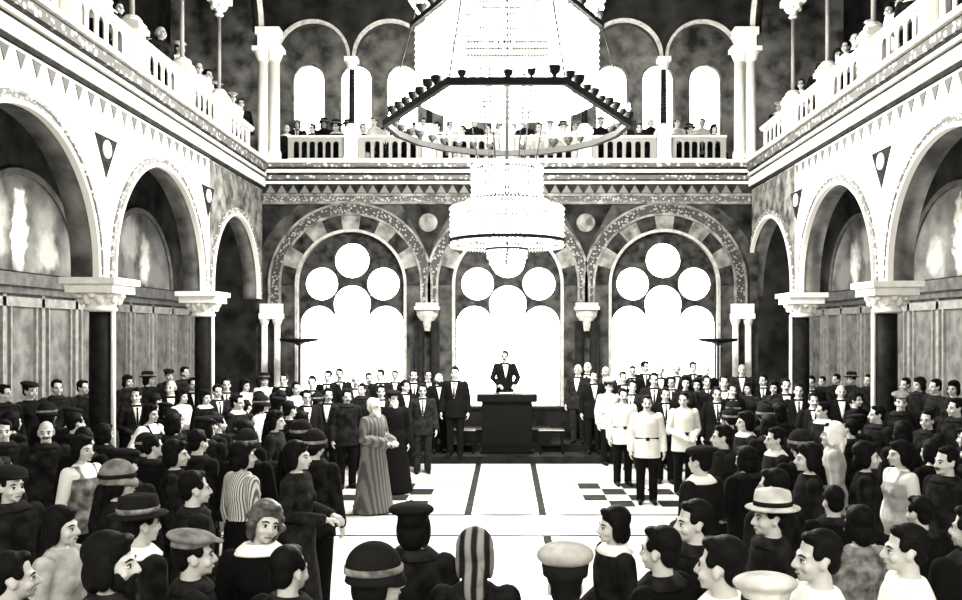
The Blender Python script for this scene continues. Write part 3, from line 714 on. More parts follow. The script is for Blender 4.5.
def body_mesh(f, pose, yaw, tilt, nod):
    key = (f, pose, yaw, tilt, nod)
    if key in BODY: return BODY[key]
    seat = pose == 'seat'; sx = .9 if f else 1.0; Mh = headm(math.radians(yaw), math.radians(tilt), math.radians(nod))
    bm = bmesh.new()
    ell(bm, (0, .014, 1.632), (.074, .093, .088), 16)
    ell(bm, (0, -.024, 1.575), (.061, .071, .09), 14); ell(bm, (0, -.045, 1.522), (.044, .048, .036), 12)
    tube(bm, [(0, -.088, 1.605), (0, -.108, 1.575), (0, -.113, 1.562)], [.010, .0135, .0155], 8)
    for s in (-1, 1):
        ell(bm, (s*.0145, -.098, 1.558), (.010, .010, .008), 8); ell(bm, (s*.071, .006, 1.578), (.011, .021, .031), 8)
        ell(bm, (s*.042, -.066, 1.556), (.022, .022, .022), 8)
    tube(bm, [(-.048, -.068, 1.617), (-.02, -.086, 1.614), (.02, -.086, 1.614), (.048, -.068, 1.617)], .011, 8)
    ell(bm, (0, -.090, 1.531), (.023, .011, .0065), 8); ell(bm, (0, -.088, 1.520), (.020, .012, .0065), 8); ell(bm, (0, -.082, 1.497), (.018, .014, .012), 8)
    new_from(bm, 0, Mh)
    tube(bm, [(0, .025, 1.40), Mh @ Vector((0, .012, 1.54))], [.058, .052] if not f else [.05, .045], 14)
    torso(bm, f); arms(bm, pose, sx)
    e, w = POSE[pose]
    for s in (-1, 1):
        E = Vector((s*e[0]*sx, e[1], e[2])); W = Vector((s*w[0]*sx, w[1], w[2])); d = (W-E).normalized()
        side = Vector((0, -1, 0)) if abs(d.z) > .7 else Vector((0, 0, 1)).cross(d).normalized()
        for a, rr in ((.02, .026), (.05, .029), (.078, .027)):
            for q in (-.014, .014): ell(bm, W+d*a+side*q, (rr*.8,)*3, 8)
    legs(bm, 0, seat)
    me = remesh(bm, .0095, 2)
    bm = bmesh.new(); bm.from_mesh(me); bpy.data.meshes.remove(me)
    zf = .50 if seat else .085
    for fa in bm.faces:
        c = fa.calc_center_median(); fa.smooth = True
        if c.z < zf: fa.material_index = 5
    n0 = len(bm.verts)
    for s in (-1, 1):
        ell(bm, (s*.031, -.0775, 1.588), (.0155, .0135, .0095), 10, mi=1); ell(bm, (s*.031, -.0865, 1.588), (.0085, .0065, .0085), 8, mi=2)
        tube(bm, [(s*.014, -.0925, 1.612), (s*.032, -.0895, 1.618), (s*.05, -.076, 1.611)], [.0045, .0055, .0035], 6, mi=4)
        tube(bm, [(s*.016, -.087, 1.594), (s*.031, -.0905, 1.5985), (s*.046, -.080, 1.594)], [.003, .0035, .003], 6, mi=4)
    tube(bm, [(-.022, -.0945, 1.5265), (0, -.101, 1.5275), (.022, -.0945, 1.5265)], [.004, .0065, .004], 6, mi=3)
    new_from(bm, n0, Mh)
    for s in (-1, 1): fingers(bm, Vector((s*e[0]*sx, e[1], e[2])), Vector((s*w[0]*sx, w[1], w[2])), s, .9 if pose in ('clasp', 'hold', 'akimbo') else .5)
    me = bpy.data.meshes.new('body'); bm.to_mesh(me); bm.free()
    for p in me.polygons: p.use_smooth = True
    for k in ('skin', 'eyew', 'iris', 'lip', 'brow', 'shoe'): me.materials.append(M[k])
    if seat:
        for v in me.vertices: v.co.z -= .40
    BODY[key] = me; return me
CL = {}
def cloth(kind, f, pose):
    """jacket, tunic, blouse, pinafore, dress, robe, trousers, skirt ... one mesh each, cached"""
    key = (kind, f, pose)
    if key in CL: return CL[key]
    sx = .9 if f else 1.0; seat = pose == 'seat'; bm = bmesh.new(); n = 24
    if kind in ('jacket', 'blouse', 'tunic'):
        inf = .022 if kind != 'blouse' else .014
        hem = None if (seat or kind == 'blouse') else [(.74, .218, .16), (.80, .212, .156)]
        torso(bm, f, inf, 1.47, hem); arms(bm, pose, sx, inf*.85, .012)
        for s in (-1, 1): ell(bm, (s*.165*sx, .015, 1.375), (.075, .07, .062), 10)
    elif kind == 'pinafore':
        torso(bm, f, .03, 1.34, [(.74, .2, .15), (.8, .2, .15)])
        for s in (-1, 1): tube(bm, [(s*.085, -.09, 1.32), (s*.095, -.03, 1.435), (s*.095, .06, 1.42), (s*.085, .12, 1.3)], .022, 8)
    elif kind == 'dress':
        hem = [(.30, .25, .22), (.6, .225, .185), (.8, .195, .155)] if not seat else None
        torso(bm, f, .02, 1.47 if kind == 'dress' else 1.42, hem); arms(bm, pose, sx, .016, .03)
    elif kind == 'skirt':
        loft(bm, [[(a*math.cos(2*PI*i/n), .012+b*math.sin(2*PI*i/n), z) for i in range(n)] for z, a, b in [(.28, .24, .21), (.55, .225, .18), (.8, .2, .155), (.95, .19, .14), (1.04, .16, .12)]])
    elif kind == 'robe':
        torso(bm, f, .04, 1.47, [(.02, .34, .30), (.3, .30, .25), (.6, .26, .21), (.8, .24, .18)]); arms(bm, pose, sx, .035, .02)
        e, w = POSE[pose]
        for s in (-1, 1): tube(bm, [(s*e[0], e[1], e[2]), (s*w[0], w[1]+.03, w[2]-.03)], [.07, .085], 12)
    elif kind == 'trousers':
        legs(bm, .018, seat, .07, False)
        loft(bm, [[(a*math.cos(2*PI*i/n), .012+b*math.sin(2*PI*i/n), z) for i in range(n)] for z, a, b in [(.84, .17, .125), (.92, .182, .135), (1.02, .172, .125)]])
    me = remesh(bm, .0125, 2); me.name = kind; me.materials.append(M['suit'])
    if seat:
        for v in me.vertices: v.co.z -= .40
    CL[key] = me; return me
def front_panel(src, rows, off, name):
    """thin panel laid on the chest of a garment: rows of (z, half width)"""
    bv = BVHTree.FromPolygons([v.co for v in src.vertices], [p.vertices[:] for p in src.polygons]); bm = bmesh.new(); G = []
    for z, w in rows:
        g = []
        for i in range(7):
            x = -w+2*w*i/6; h = bv.ray_cast(Vector((x, -1, z)), Vector((0, 1, 0)))[0]
            y = h.y if h else -.06
            g.append((x, y))
        G.append((z, g))
    def lay(d): return [[bm.verts.new((x, y-d, z)) for x, y in g] for z, g in G]
    A, B = lay(off), lay(off-.012)
    for S in (A, B):
        for a, b in zip(S, S[1:]):
            for i in range(6): bm.faces.new((a[i], a[i+1], b[i+1], b[i]))
    for i in range(len(A)-1):
        for j in (0, 6): bm.faces.new((A[i][j], A[i+1][j], B[i+1][j], B[i][j]))
    for k in (0, -1):
        for i in range(6): bm.faces.new((A[k][i], A[k][i+1], B[k][i+1], B[k][i]))
    bmesh.ops.recalc_face_normals(bm, faces=bm.faces[:]); me = bpy.data.meshes.new(name); bm.to_mesh(me); bm.free()
    for p in me.polygons: p.use_smooth = True
    me.materials.append(M['white']); return me
def simple(fn, vox=None, m='hair', sm=2, nm='x'):
    bm = bmesh.new(); fn(bm)
    if vox: me = remesh(bm, vox, sm)
    else:
        bmesh.ops.recalc_face_normals(bm, faces=bm.faces[:]); me = bpy.data.meshes.new(nm); bm.to_mesh(me); bm.free()
        for p in me.polygons: p.use_smooth = True
    me.name = nm; me.materials.append(M[m]); return me
RX = lambda a: Matrix.Rotation(math.radians(a), 3, 'X')
def h_short(bm):
    ell(bm, (0, .030, 1.652), (.082, .094, .086), 16, RX(-8)); ell(bm, (0, .062, 1.588), (.070, .050, .075), 12); ell(bm, (.015, -.038, 1.698), (.052, .042, .029), 10)
    for s in (-1, 1): ell(bm, (s*.066, -.018, 1.628), (.016, .030, .036), 8)
def h_bob(bm):
    ell(bm, (0, .028, 1.650), (.092, .106, .094), 16); ell(bm, (0, .062, 1.555), (.086, .064, .095), 14)
    for s in (-1, 1): ell(bm, (s*.075, .012, 1.575), (.028, .05, .088), 10)
    ell(bm, (0, -.055, 1.697), (.062, .038, .03), 10)
def h_bun(bm):
    ell(bm, (0, .030, 1.650), (.088, .102, .09), 16); ell(bm, (0, .07, 1.59), (.07, .05, .07), 12); ell(bm, (0, .125, 1.575), (.06, .05, .052), 12)
    for s in (-1, 1): ell(bm, (s*.07, -.012, 1.62), (.022, .045, .045), 8)
    ell(bm, (0, -.05, 1.695), (.06, .04, .03), 10)
def h_wavy(bm):
    h_bob(bm)
    for k in range(9):
        a = PI*(-.05+1.1*k/8); ell(bm, (.096*math.cos(a), -.005+.03*math.sin(a*3), 1.60+.11*math.sin(a)), (.03, .045, .028), 8)
def h_fringe(bm):
    for k in range(13):
        a = PI*(-.05+1.1*k/12); ell(bm, (.074*math.cos(a), .02+.085*math.sin(a), 1.59), (.018, .022, .045), 8)
def h_beard(bm): ell(bm, (0, -.078, 1.485), (.052, .035, .06), 12); ell(bm, (0, -.075, 1.43), (.04, .03, .07), 12); [ell(bm, (s*.055, -.04, 1.525), (.018, .035, .045), 8) for s in (-1, 1)]; tube(bm, [(-.03, -.098, 1.54), (0, -.108, 1.545), (.03, -.098, 1.54)], .011, 8)
def h_must(bm): tube(bm, [(-.034, -.092, 1.538), (-.015, -.105, 1.546), (0, -.108, 1.545), (.015, -.105, 1.546), (.034, -.092, 1.538)], [.005, .0085, .007, .0085, .005], 8)
def h_glasses(bm):
    for s in (-1, 1):
        ring = [(s*.033+.021*math.cos(2*PI*k/14), -.104, 1.589+.017*math.sin(2*PI*k/14)) for k in range(15)]; tube(bm, ring, .0028, 6, round_ends=False)
        tube(bm, [(s*.054, -.103, 1.592), (s*.076, -.05, 1.595), (s*.078, .01, 1.59)], .0025, 6)
    tube(bm, [(-.013, -.105, 1.592), (.013, -.105, 1.592)], .0028, 6)
def t_cap(bm): ell(bm, (0, .012, 1.700), (.118, .135, .042), 16, RX(10)); ell(bm, (0, .02, 1.665), (.088, .105, .045), 14); ell(bm, (0, -.112, 1.672), (.068, .055, .010), 12, RX(14))
def t_ber(bm): ell(bm, (.012, .02, 1.700), (.135, .14, .045), 16, RX(6)); ell(bm, (0, .02, 1.665), (.087, .105, .035), 14); ell(bm, (.012, .02, 1.745), (.012, .012, .014), 8)
def t_clo(bm): ell(bm, (0, .022, 1.658), (.114, .130, .115), 16); loft(bm, [[(a*math.cos(2*PI*k/24), .01+b*math.sin(2*PI*k/24), z-(.02 if math.sin(2*PI*k/24) < -.5 else 0)) for k in range(24)] for z, a, b in ((1.588, .124, .142), (1.598, .127, .145), (1.640, .116, .132), (1.63, .1, .11))])
def t_brim(bm): lathe(bm, [(.150, 1.650), (.157, 1.658), (.152, 1.665), (.108, 1.672), (.106, 1.73), (.098, 1.765), (.06, 1.778), (.02, 1.772)], 0, .018, 26, sx=1, sy=1.12)
def t_scarf(bm): ell(bm, (0, .03, 1.645), (.098, .112, .104), 16); ell(bm, (0, .05, 1.56), (.092, .075, .11), 14); [ell(bm, (s*.078, .0, 1.57), (.024, .05, .1), 10) for s in (-1, 1)]; ell(bm, (0, .1, 1.47), (.07, .035, .1), 12); ell(bm, (-.02, .135, 1.52), (.03, .02, .05), 8)
def t_milcrown(bm): ell(bm, (0, .015, 1.735), (.128, .140, .062), 18, RX(8)); 
def t_milband(bm): lathe(bm, [(.092, 1.645), (.1, 1.65), (.106, 1.70), (.09, 1.705)], 0, .02, 24, sy=1.12); ell(bm, (0, -.118, 1.66), (.075, .05, .009), 12, RX(20))
def t_clband(bm): lathe(bm, [(.112, 1.632), (.1205, 1.634), (.1205, 1.662), (.112, 1.664)], 0, .02, 26, sy=1.14)
def t_brband(bm): lathe(bm, [(.100, 1.674), (.1115, 1.675), (.1105, 1.704), (.100, 1.705)], 0, .018, 26, sy=1.12)
def c_collar(bm): lathe(bm, [(.060, 1.425), (.074, 1.43), (.066, 1.475), (.058, 1.476)], 0, .012, 20, sy=.98)
def c_bigcollar(bm): lathe(bm, [(.158, 1.415), (.162, 1.426), (.098, 1.48), (.066, 1.474), (.07, 1.44)], 0, .012, 22, sy=.76)
def c_belt(bm): lathe(bm, [(.186, 1.02), (.194, 1.022), (.194, 1.06), (.186, 1.062)], 0, .012, 28, sy=.72); box(bm, -.03, .03, -.142, -.125, 1.015, 1.067)
ACC = dict(short=simple(h_short, .009, 'hair', nm='hair'), bob=simple(h_bob, .009, 'hair', nm='hair'), bun=simple(h_bun, .009, 'hair', nm='hair'), wavy=simple(h_wavy, .008, 'hair2', 1, nm='hair'), fringe=simple(h_fringe, .008, 'hairg', nm='hair'),
           beard=simple(h_beard, .008, 'hairw', nm='beard'), must=simple(h_must, None, 'hair', nm='moustache'), glasses=simple(h_glasses, None, 'iron', nm='spectacles'),
           cap=simple(t_cap, .009, 'hatg', nm='flat_cap'), ber=simple(t_ber, .009, 'hatd', nm='beret'), clo=simple(t_clo, .009, 'hatg', nm='cloche_hat'), brim=simple(t_brim, None, 'hatd', nm='brimmed_hat'), scarf=simple(t_scarf, .009, 'scarf', nm='headscarf'),
           milcrown=simple(t_milcrown, None, 'lgrey', nm='cap_crown'), milband=simple(t_milband, None, 'hatd', nm='cap_band'), collar=simple(c_collar, None, 'white', nm='collar'), bigcollar=simple(c_bigcollar, None, 'white', nm='wide_collar'), clband=simple(t_clband, None, 'grey', nm='hat_band'), brband=simple(t_brband, None, 'coat', nm='hat_band'), belt=simple(c_belt, None, 'shoe', nm='belt'))
jm = cloth('jacket', False, 'down')
ACC['shirt'] = front_panel(jm, [(1.425, .062), (1.39, .060), (1.34, .050), (1.28, .038), (1.2, .022), (1.12, .006)], .006, 'shirt_front')
ACC['tie'] = front_panel(jm, [(1.42, .018), (1.40, .016), (1.38, .010), (1.3, .016), (1.2, .018), (1.14, .010)], .011, 'necktie'); ACC['tie'].materials[0] = M['suit2']
SEATM = Matrix.Translation((0, 0, -.40))
def add(o, key, m=None, mtx=None):
    me = ACC[key]; c = link(me.name, me, o)
    if m and M[m] is not me.materials[0]: c.material_slots[0].link = 'OBJECT'; c.material_slots[0].material = M[m]
    if mtx is not None: c.matrix_local = mtx
    return c
def wear(o, kind, f, pose, m):
    me = cloth(kind, f, pose); c = link(kind, me, o); c.material_slots[0].link = 'OBJECT'; c.material_slots[0].material = M[m]; return c
CLOTHES = {}
def person(loc, yaw, h, kind, hair='short', hat='', ext='', pose=None, turn=0, tilt=0, nod=0, tone='', label='', group=None):
    f = kind in 'DwptglkK' and kind not in ('k',)
    pose = pose or ('down' if random.random() < .65 else 'clasp'); seat = pose == 'seat'
    me = body_mesh(f, pose, turn, tilt, nod); o = bpy.data.objects.new('person', me); COL.objects.link(o)
    o.location = loc; o.rotation_euler.z = math.radians(yaw); k = h/1.72; o.scale = (k, k, k)
    Mh = headm(math.radians(turn), math.radians(tilt), math.radians(nod)); B = Matrix.Identity(4)
    if seat: Mh = SEATM @ Mh; B = SEATM
    dk = tone or random.choice(['suit', 'suit', 'suit2', 'suit3'])
    if kind == 's': wear(o, 'jacket', 0, pose, dk); wear(o, 'trousers', 0, pose, dk); add(o, 'shirt', None, B); add(o, 'collar', None, B); 
    if kind == 's' and random.random() < .5: add(o, 'tie', None, B)
    if kind in 'dk': wear(o, 'jacket', 0, pose, tone or 'coat'); wear(o, 'trousers', 0, pose, 'suit')
    if kind == 'k': add(o, 'bigcollar', None, B)
    if kind == 'd': add(o, 'bigcollar', 'suit3', B)
    if kind == 'j': wear(o, 'jacket', 0, pose, 'white'); wear(o, 'trousers', 0, pose, 'suit')
    if kind == 'o': wear(o, 'tunic', 0, pose, 'tunic'); wear(o, 'trousers', 0, pose, 'suit'); add(o, 'belt', None, B); add(o, 'collar', 'tunic', B)
    if kind in 'DK': wear(o, 'dress', 1, pose, tone or random.choice(['suit', 'coat', 'suit3']))
    if kind in 'K': add(o, 'bigcollar', None, B)
    if kind in 'w': wear(o, 'blouse', 1, pose, 'white'); 
    if kind in 'p': wear(o, 'blouse', 1, pose, 'white'); wear(o, 'pinafore', 1, pose, tone or 'grey')
    if kind in 't': wear(o, 'blouse', 1, pose, 'striped')
    if kind in 'wpt': wear(o, 'skirt' if not seat else 'trousers', 1, pose, 'suit')
    if kind in 'gl': wear(o, 'dress', 1, pose, 'grey' if kind == 'g' else 'lgrey')
    if kind == 'r': wear(o, 'robe', 0, pose, tone or 'fur')
    if kind == 'c': wear(o, 'robe', 0, pose, tone or 'suit')
    hm = {'w': 'hairw', 'g': 'hairg', 'b': 'hair2'}.get(hair[-1]) if hair[-1] in 'wgb' and hair not in ('bob',) else None
    hk = {'s': 'short', 'b': 'bob', 'n': 'bun', 'l': 'fringe', 'v': 'wavy'}[hair[0]]
    if hat not in ('scarf',): add(o, hk, hm if len(hair) > 1 else None, Mh)
    hp = hat.split(':')
    if hp[0]: 
        if hp[0] == 'mil': add(o, 'milcrown', None, Mh); add(o, 'milband', None, Mh)
        else:
            ho = add(o, hp[0], hp[1] if len(hp) > 1 else None, Mh)
            if hp[0] == 'clo': add(ho, 'clband', 'grey' if hp[-1] == 'hatd' else 'hatd')
            if hp[0] == 'brim': add(ho, 'brband', 'grey' if hp[-1] in ('brim', 'hatd') else 'hatd')
    if 'm' in ext: add(o, 'must', None, Mh)
    if 'g' in ext: add(o, 'glasses', None, Mh)
    if 'B' in ext: add(o, 'beard', None, Mh)
    if 'b' in ext: add(o, 'beard', 'hair', Mh)
    tag(o, label, 'person', group)
    return o
CN = {'s': 'dark suit and white shirt', 'd': 'dark overcoat', 'k': 'dark coat with pale collar', 'j': 'white jacket', 'o': 'pale belted tunic', 'D': 'dark dress', 'K': 'dark dress with wide white collar', 'w': 'white blouse and dark skirt', 'p': 'grey pinafore over white blouse', 't': 'striped blouse', 'g': 'mottled grey dress', 'l': 'pale grey dress', 'r': 'long fur robe', 'c': 'long black robe'}
HN = {'cap': 'flat cap', 'ber': 'beret', 'clo': 'cloche hat', 'brim': 'brimmed hat', 'scarf': 'headscarf', 'mil': 'peaked cap'}
def ground(x, y):
    if abs(x) > 6.12: return .3
    if y > 18.7: return .3
    if y > 17.9: return .15
    return 0.
placed = []; boxes = []
COLP = [(s*(HX+.22), y) for s in COLS for y in COLS[s]]
def blocked(x, y):
    if abs(x) > 7.25: return True
    if 5.55 < abs(x) < 6.3 and not ((5.85 < abs(x)) or y < 19): return True
    for cx_, cy_ in COLP:
        if math.hypot(x-cx_, y-cy_) < .62: return True
    if abs(x) < .95 and y > 17.6: return True
    if .6 < abs(x) < 1.35 and 18.05 < y < 18.85: return True
    if y > 19.5: return True
    return False
def solve(px, py, hmin=1.54, hmax=1.88, pref=1.70, xmin=None, ymin=3.3, fixx=None):
    best = None; y = ymin
    while y < 19.55:
        x = (px-VX)/F*y; z = CAMZ+(VY-py)/F*y; h = (z-ground(x, y))/.936
        if hmin <= h <= hmax and not blocked(x, y) and (fixx is None or abs(abs(x)-fixx) < .75):
            d = min([math.hypot(x-a, y-b) for a, b in placed] or [9]); c = abs(h-pref)*1.0+max(0, .60-d)*9+(0 if fixx is None else abs(abs(x)-fixx)*.3)
            if best is None or c < best[0]: best = (c, x, y, h)
        y += .04
    return best
pending = []
def put(px, py, yaw, kind, hair='s', hat='', ext='', row=None, label=None, **kw):
    o = {k: kw.pop(k) for k in ('hmin', 'hmax', 'pref', 'fixx', 'ymin') if k in kw}
    if py > 470: o.setdefault('hmax', 1.78)
    b = solve(px, py, **o)
    if b is None:
        print('NOPLACE', px, py, kind); return
    if b[0] > .9: print('TIGHT', px, py, round(b[0], 2))
    _, x, y, h = b; placed.append((x, y)); boxes.append((px, py, y))
    pending.append(dict(loc=(x, y, ground(x, y)), px=px, py=py, yaw=yaw, h=h, kind=kind, hair=hair, hat=hat, ext=ext, row=row, label=label, kw=kw, opt=o, slot=len(placed)-1))
# ---- speaker
placed.append((-.04, 19.33))
pending.append(dict(loc=(-.045, 19.36, .58), px=505, py=361, yaw=8, h=1.70, kind='s', hair='s', hat='', ext='mg', row=None, label='speaker in dark suit standing behind the black lectern, hands on its top', kw=dict(pose='lectern', turn=-20, tone='suit')))
# ---- named figures
put(374, 406, 62, 'r', 'sw', '', 'B', label='white-bearded person in long fur robe standing in front of the group left of the lectern', pose='hold', turn=0)
put(623, 395, 8, 'o', 's', '', 'm', label='person in pale belted tunic with moustache, leftmost in the front of the uniformed group', pose='down', hmin=1.68)
put(647, 402.5, -4, 'o', 's', '', 'm', label='person in pale belted tunic standing foremost of the uniformed group', pose='down', hmin=1.6)
put(684, 399, 10, 'o', 's', '', '', label='dark-haired person in pale belted tunic with hand at belt, rightmost of the uniformed group', pose='clasp', turn=-35)
put(609, 386, 20, 'o', 's', 'mil', '', label='person in pale tunic and peaked cap standing behind the left uniformed figure', pose='down')
put(665.5, 394, -5, 's', 's', '', '', label='person in dark suit between two uniformed figures in pale tunics', pose='clasp')
# ---- groups facing the camera
A = 'in back row left of lectern, %s outward'
for px, py, ex in ((455, 372.5, ''), (439, 378.5, 'b'), (428, 375, 'g'), (413.5, 375, 'm'), (395, 375, 'g'), (380.5, 375, ''), (369, 378, 'm'), (356, 380, ''), (339.5, 374, 'm'), (328, 376, ''), (312, 382, ''), (284, 379, 'g')):
    put(px, py, random.choice([-5, 5, 12, 20]), 's', 'l' if px in (439, 356) else 's', '', ex, row=A, pref=1.74, pose='down')
B = 'in front row left of lectern, %s outward'
for px, py, kd, hat, ex in ((422.5, 390, 's', '', 'g'), (405, 386, 's', '', ''), (393, 398, 'c', 'ber', 'B'), (381, 391, 's', '', ''), (362, 389, 'd', '', ''), (347, 396, 'd', '', 'm'), (328, 394.5, 's', '', 'm'), (306.5, 396.5, 's', '', 'g'), (296, 388, 'w', '', '')):
    put(px, py, random.choice([0, 8, 15, 25]), kd, 's', hat, ex, row=B)
R_ = 'in rows right of lectern, %s outward'
for px, py, ex, hr in ((578, 369.5, 'g', 'l'), (587.5, 367, '', 'l'), (593.5, 376, 'm', 's'), (605.5, 371.5, 'm', 'l'), (623, 377, '', 's'), (632.5, 371, 'g', 's'), (645, 366.5, 'm', 's'), (660, 369.5, '', 'l'), (677, 369, 'm', 'l'), (693, 367, '', 's'), (706, 370, '', 'lw'), (706.5, 381, '', 's'),
                   (697, 384, '', 'b'), (685.5, 382, '', 'b'), (672, 382, 'g', 's'), (654, 379, '', 's'), (632, 386, '', 's'), (717, 393.5, 'g', 's'), (732, 390, 'm', 's'), (724, 381.5, '', 's')):
    put(px, py, random.choice([-18, -8, 0, 6]), 's' if hr != 'b' else 'D', hr, '', ex, row=R_, pref=1.72, pose='down')
# ---- right, middle distance
E_ = 'along right arcade, %s from the windows'
for px, py, yw, kd, hr, hat, ex in ((742, 369.5, -15, 's', 'l', '', ''), (749, 388, -30, 'D', 'b', '', ''), (763.5, 380, -20, 's', 's', '', ''), (774, 387, -30, 'D', 'b', '', ''), (786, 385, -10, 's', 's', '', 'm'), (798.5, 390, -15, 's', 's', '', ''), (811, 382, -30, 's', 's', '', ''),
        (813.5, 400, -5, 's', 's', '', 'm'), (823, 410, -60, 'k', 's', '', ''), (841, 391, -10, 's', 'lw', '', ''), (856, 399, 60, 'D', 'n', '', ''), (745, 421, -80, 'k', 'b', '', ''), (722, 436, -75, 'd', 's', '', ''), (775, 438, -85, 'k', 's', '', ''),
        (877, 414, -70, 'd', 's', '', ''), (901, 401, -20, 'd', 's', 'cap', ''), (927, 419, -75, 'd', 's', '', ''), (956, 407, -60, 'd', 's', '', '')):
    put(px, py, yw, kd, hr, hat, ex, row=E_)
put(808, 457, -95, 'D', 'b', '', '', label='person in dark dress in profile facing left, before the one in white headscarf')
put(832, 433, -110, 'l', 's', 'scarf:white', '', label='person in pale grey dress and white headscarf, seen from behind on the right', hmin=1.5)
put(867, 455, 70, 'D', 'b', '', '', label='person in dark dress facing right, next to the one in grey pinafore')
put(899, 453, -80, 'p', 'b', '', '', label='dark-haired person in grey pinafore over white blouse in profile, right side of the crowd', pose='down', tone='lgrey', hmax=1.75)
put(946, 460, -75, 'd', 's', '', 'm', label='moustached person in dark overcoat at the right edge, facing left')
# ---- right foreground
put(700, 460, -140, 'k', 's', 'ber', '', label='person in dark beret and coat with pale collar seen from behind, right of the aisle', tone='suit2')
put(693, 520, -80, 'd', 's', '', '', label='dark-haired person in dark coat, pale profile turned left, behind the beret wearer')
put(770, 515, -85, 'd', 's', 'brim:hatl', '', label='person in pale brimmed hat and dark coat, in profile facing the aisle')
put(660, 548, -130, 'd', 's', '', '', label='short-haired person in black coat seen from behind at bottom, right of the aisle', tone='suit')
put(721, 563, -125, 'k', 's', '', '', label='dark-haired person with white collar seen from behind in the right foreground', tone='suit')
put(817, 555, -88, 'j', 's', '', '', label='black-haired person in white jacket, profile facing left, right foreground')
put(858, 523, -165, 'g', 'b', '', '', label='dark-haired person in mottled grey dress seen from behind, right foreground', pose='down')
put(905, 547, -100, 'j', 's', '', '', label='short-haired person in white jacket near the bottom right corner, facing left')
put(764, 606, 180, 'd', 's', 'cap:hatl', '', label='person in pale flat cap at the bottom edge, right foreground')
# ---- centre foreground
put(414, 524, 175, 'd', 'b', 'ber', '', label='person in dark beret and coat seen from behind, left of the white aisle', pose='down', tone='coat')
put(378, 576, 105, 'd', 'b', 'clo:hatd', '', label='person in dark cloche hat at bottom, face turned right, left of the beret wearer')
put(475, 552, 180, 'D', 'b', 'scarf', '', label='person in grey headscarf seen from behind at the bottom centre', pose='down')
put(565, 582, 180, 'o', 's', 'mil', '', label='person in pale peaked cap with dark band, seen from behind at bottom centre')
put(613, 524, -75, 'k', 'b', '', '', label='person with dark bob and pale collar looking left, right of the peaked cap')
# ---- left foreground
put(290, 568, 150, 'd', 's', '', '', label='short-haired person in dark coat seen from behind, below the wavy-haired figure', tone='suit')
put(260, 521, 15, 'K', 'v', '', '', label='wavy-haired person in white-collared dark dress looking back toward the viewer', tilt=14, turn=20)
put(194, 553, 115, 'd', 's', 'cap', '', label='person in grey flat cap, profile turned right, left foreground', tone='suit2')
put(141, 522, 140, 'k', 's', 'brim', '', label='person in dark brimmed hat and wide pale collar, left foreground')
put(112, 560, 95, 'd', 'b', '', 'b', label='dark-bearded person in dark coat in profile, left foreground', tone='coat')
put(62, 525, 85, 'l', 'b', '', '', label='person in pale grey dress in profile facing right, left foreground', pose='down')
put(14, 575, 120, 'd', 's', '', '', label='person in dark overcoat in the bottom left corner')
put(11, 484, 60, 'd', 's', 'cap:hatd', '', label='person in dark overcoat at the left edge, pale face turned right')
put(83, 448, 70, 'p', 'b', '', '', label='person in grey pinafore over white blouse, left crowd near the dark column', pose='down')
put(120, 480, 110, 'D', 'b', 'clo', '', label='person in grey cloche hat and dark coat, left crowd, facing right')
put(176, 453, 100, 'D', 'b', '', '', label='person in dark dress in profile, between the cloche wearer and the striped blouse')
put(195, 487, 125, 'd', 's', '', '', label='person in dark coat seen from behind, just left of the striped blouse')
put(243, 455, 140, 't', 'b', '', '', label='person in striped blouse with back turned in the left crowd', turn=-20)
put(298, 455, 80, 'D', 'b', '', '', label='person in dark dress looking right, nearest the fur-robed figure in the left crowd', pose='hold')
put(276, 420, 85, 'D', 'b', '', '', label='person in dark dress in profile, behind the striped blouse in the left crowd')
put(46, 431, 25, 'd', 'l', '', 'm', label='person in dark overcoat facing forward under the near left arch')
put(4, 430, 30, 'd', 's', '', '', label='person in dark overcoat at the left edge under the near arch')
put(97, 405, 75, 's', 'l', '', '', label='balding person in dark suit in profile just left of the near dark column')
put(151, 413, 70, 'p', 'b', '', '', label='person in pinafore over white blouse, right of the near dark column', pose='akimbo', tone='suit2')
put(182, 396, 70, 'w', 'b', '', '', label='person in white blouse with forearm raised, left of the far dark column', pose='hold')
L_ = 'along left arcade, %s from the windows'
for px, py, yw, kd, hr, hat in ((264.5, 380, 30, 'w', 's', 'brim'), (245, 385, 60, 'w', 'b', ''), (226.5, 384, 20, 's', 's', ''), (217.5, 391, 40, 's', 's', ''), (205, 397, 60, 'K', 'b', ''), (193, 384, 40, 's', 's', ''), (171, 387, 20, 's', 'l', ''), (136.5, 395, 30, 's', 's', ''), (238, 402, 70, 'k', 's', ''), (262, 404, 80, 'w', 'b', 'clo:hatd')):
    put(px, py, yw, kd, hr, hat, '', row=L_)
# ---- dim rows in the aisles
D_ = 'in shaded %s aisle'
for sd, lst in (('left', ((30, 390), (57, 387), (83, 387), (4, 393), (128, 381), (148.5, 379), (169, 375), (185, 372))), ('right', ((822, 381), (836, 379), (851, 379), (868, 380), (905, 384), (919, 384), (935, 386), (953, 388)))):
    for px, py in lst: put(px, py, (60 if sd == 'left' else -60)+random.choice([-15, 0, 10]), random.choice(['d', 'D']), random.choice(['s', 'b', 's']), random.choice(['', '', 'cap:hatd', 'brim']), '', row=D_ % sd+', %s from the back', fixx=6.9, hmin=1.45)
# ---- let everyone shuffle a little so that nobody stands inside a neighbour
for _ in range(3):
    for p in pending:
        if 'slot' not in p: continue
        placed[p['slot']] = (99., 99.); q = solve(p['px'], p['py'], **p['opt']); placed[p['slot']] = (q[1], q[2])
        p['h'] = q[3]; p['loc'] = (q[1], q[2], ground(q[1], q[2]))
boxes[:] = [(p['px'], p['py'], p['loc'][1]) for p in pending]
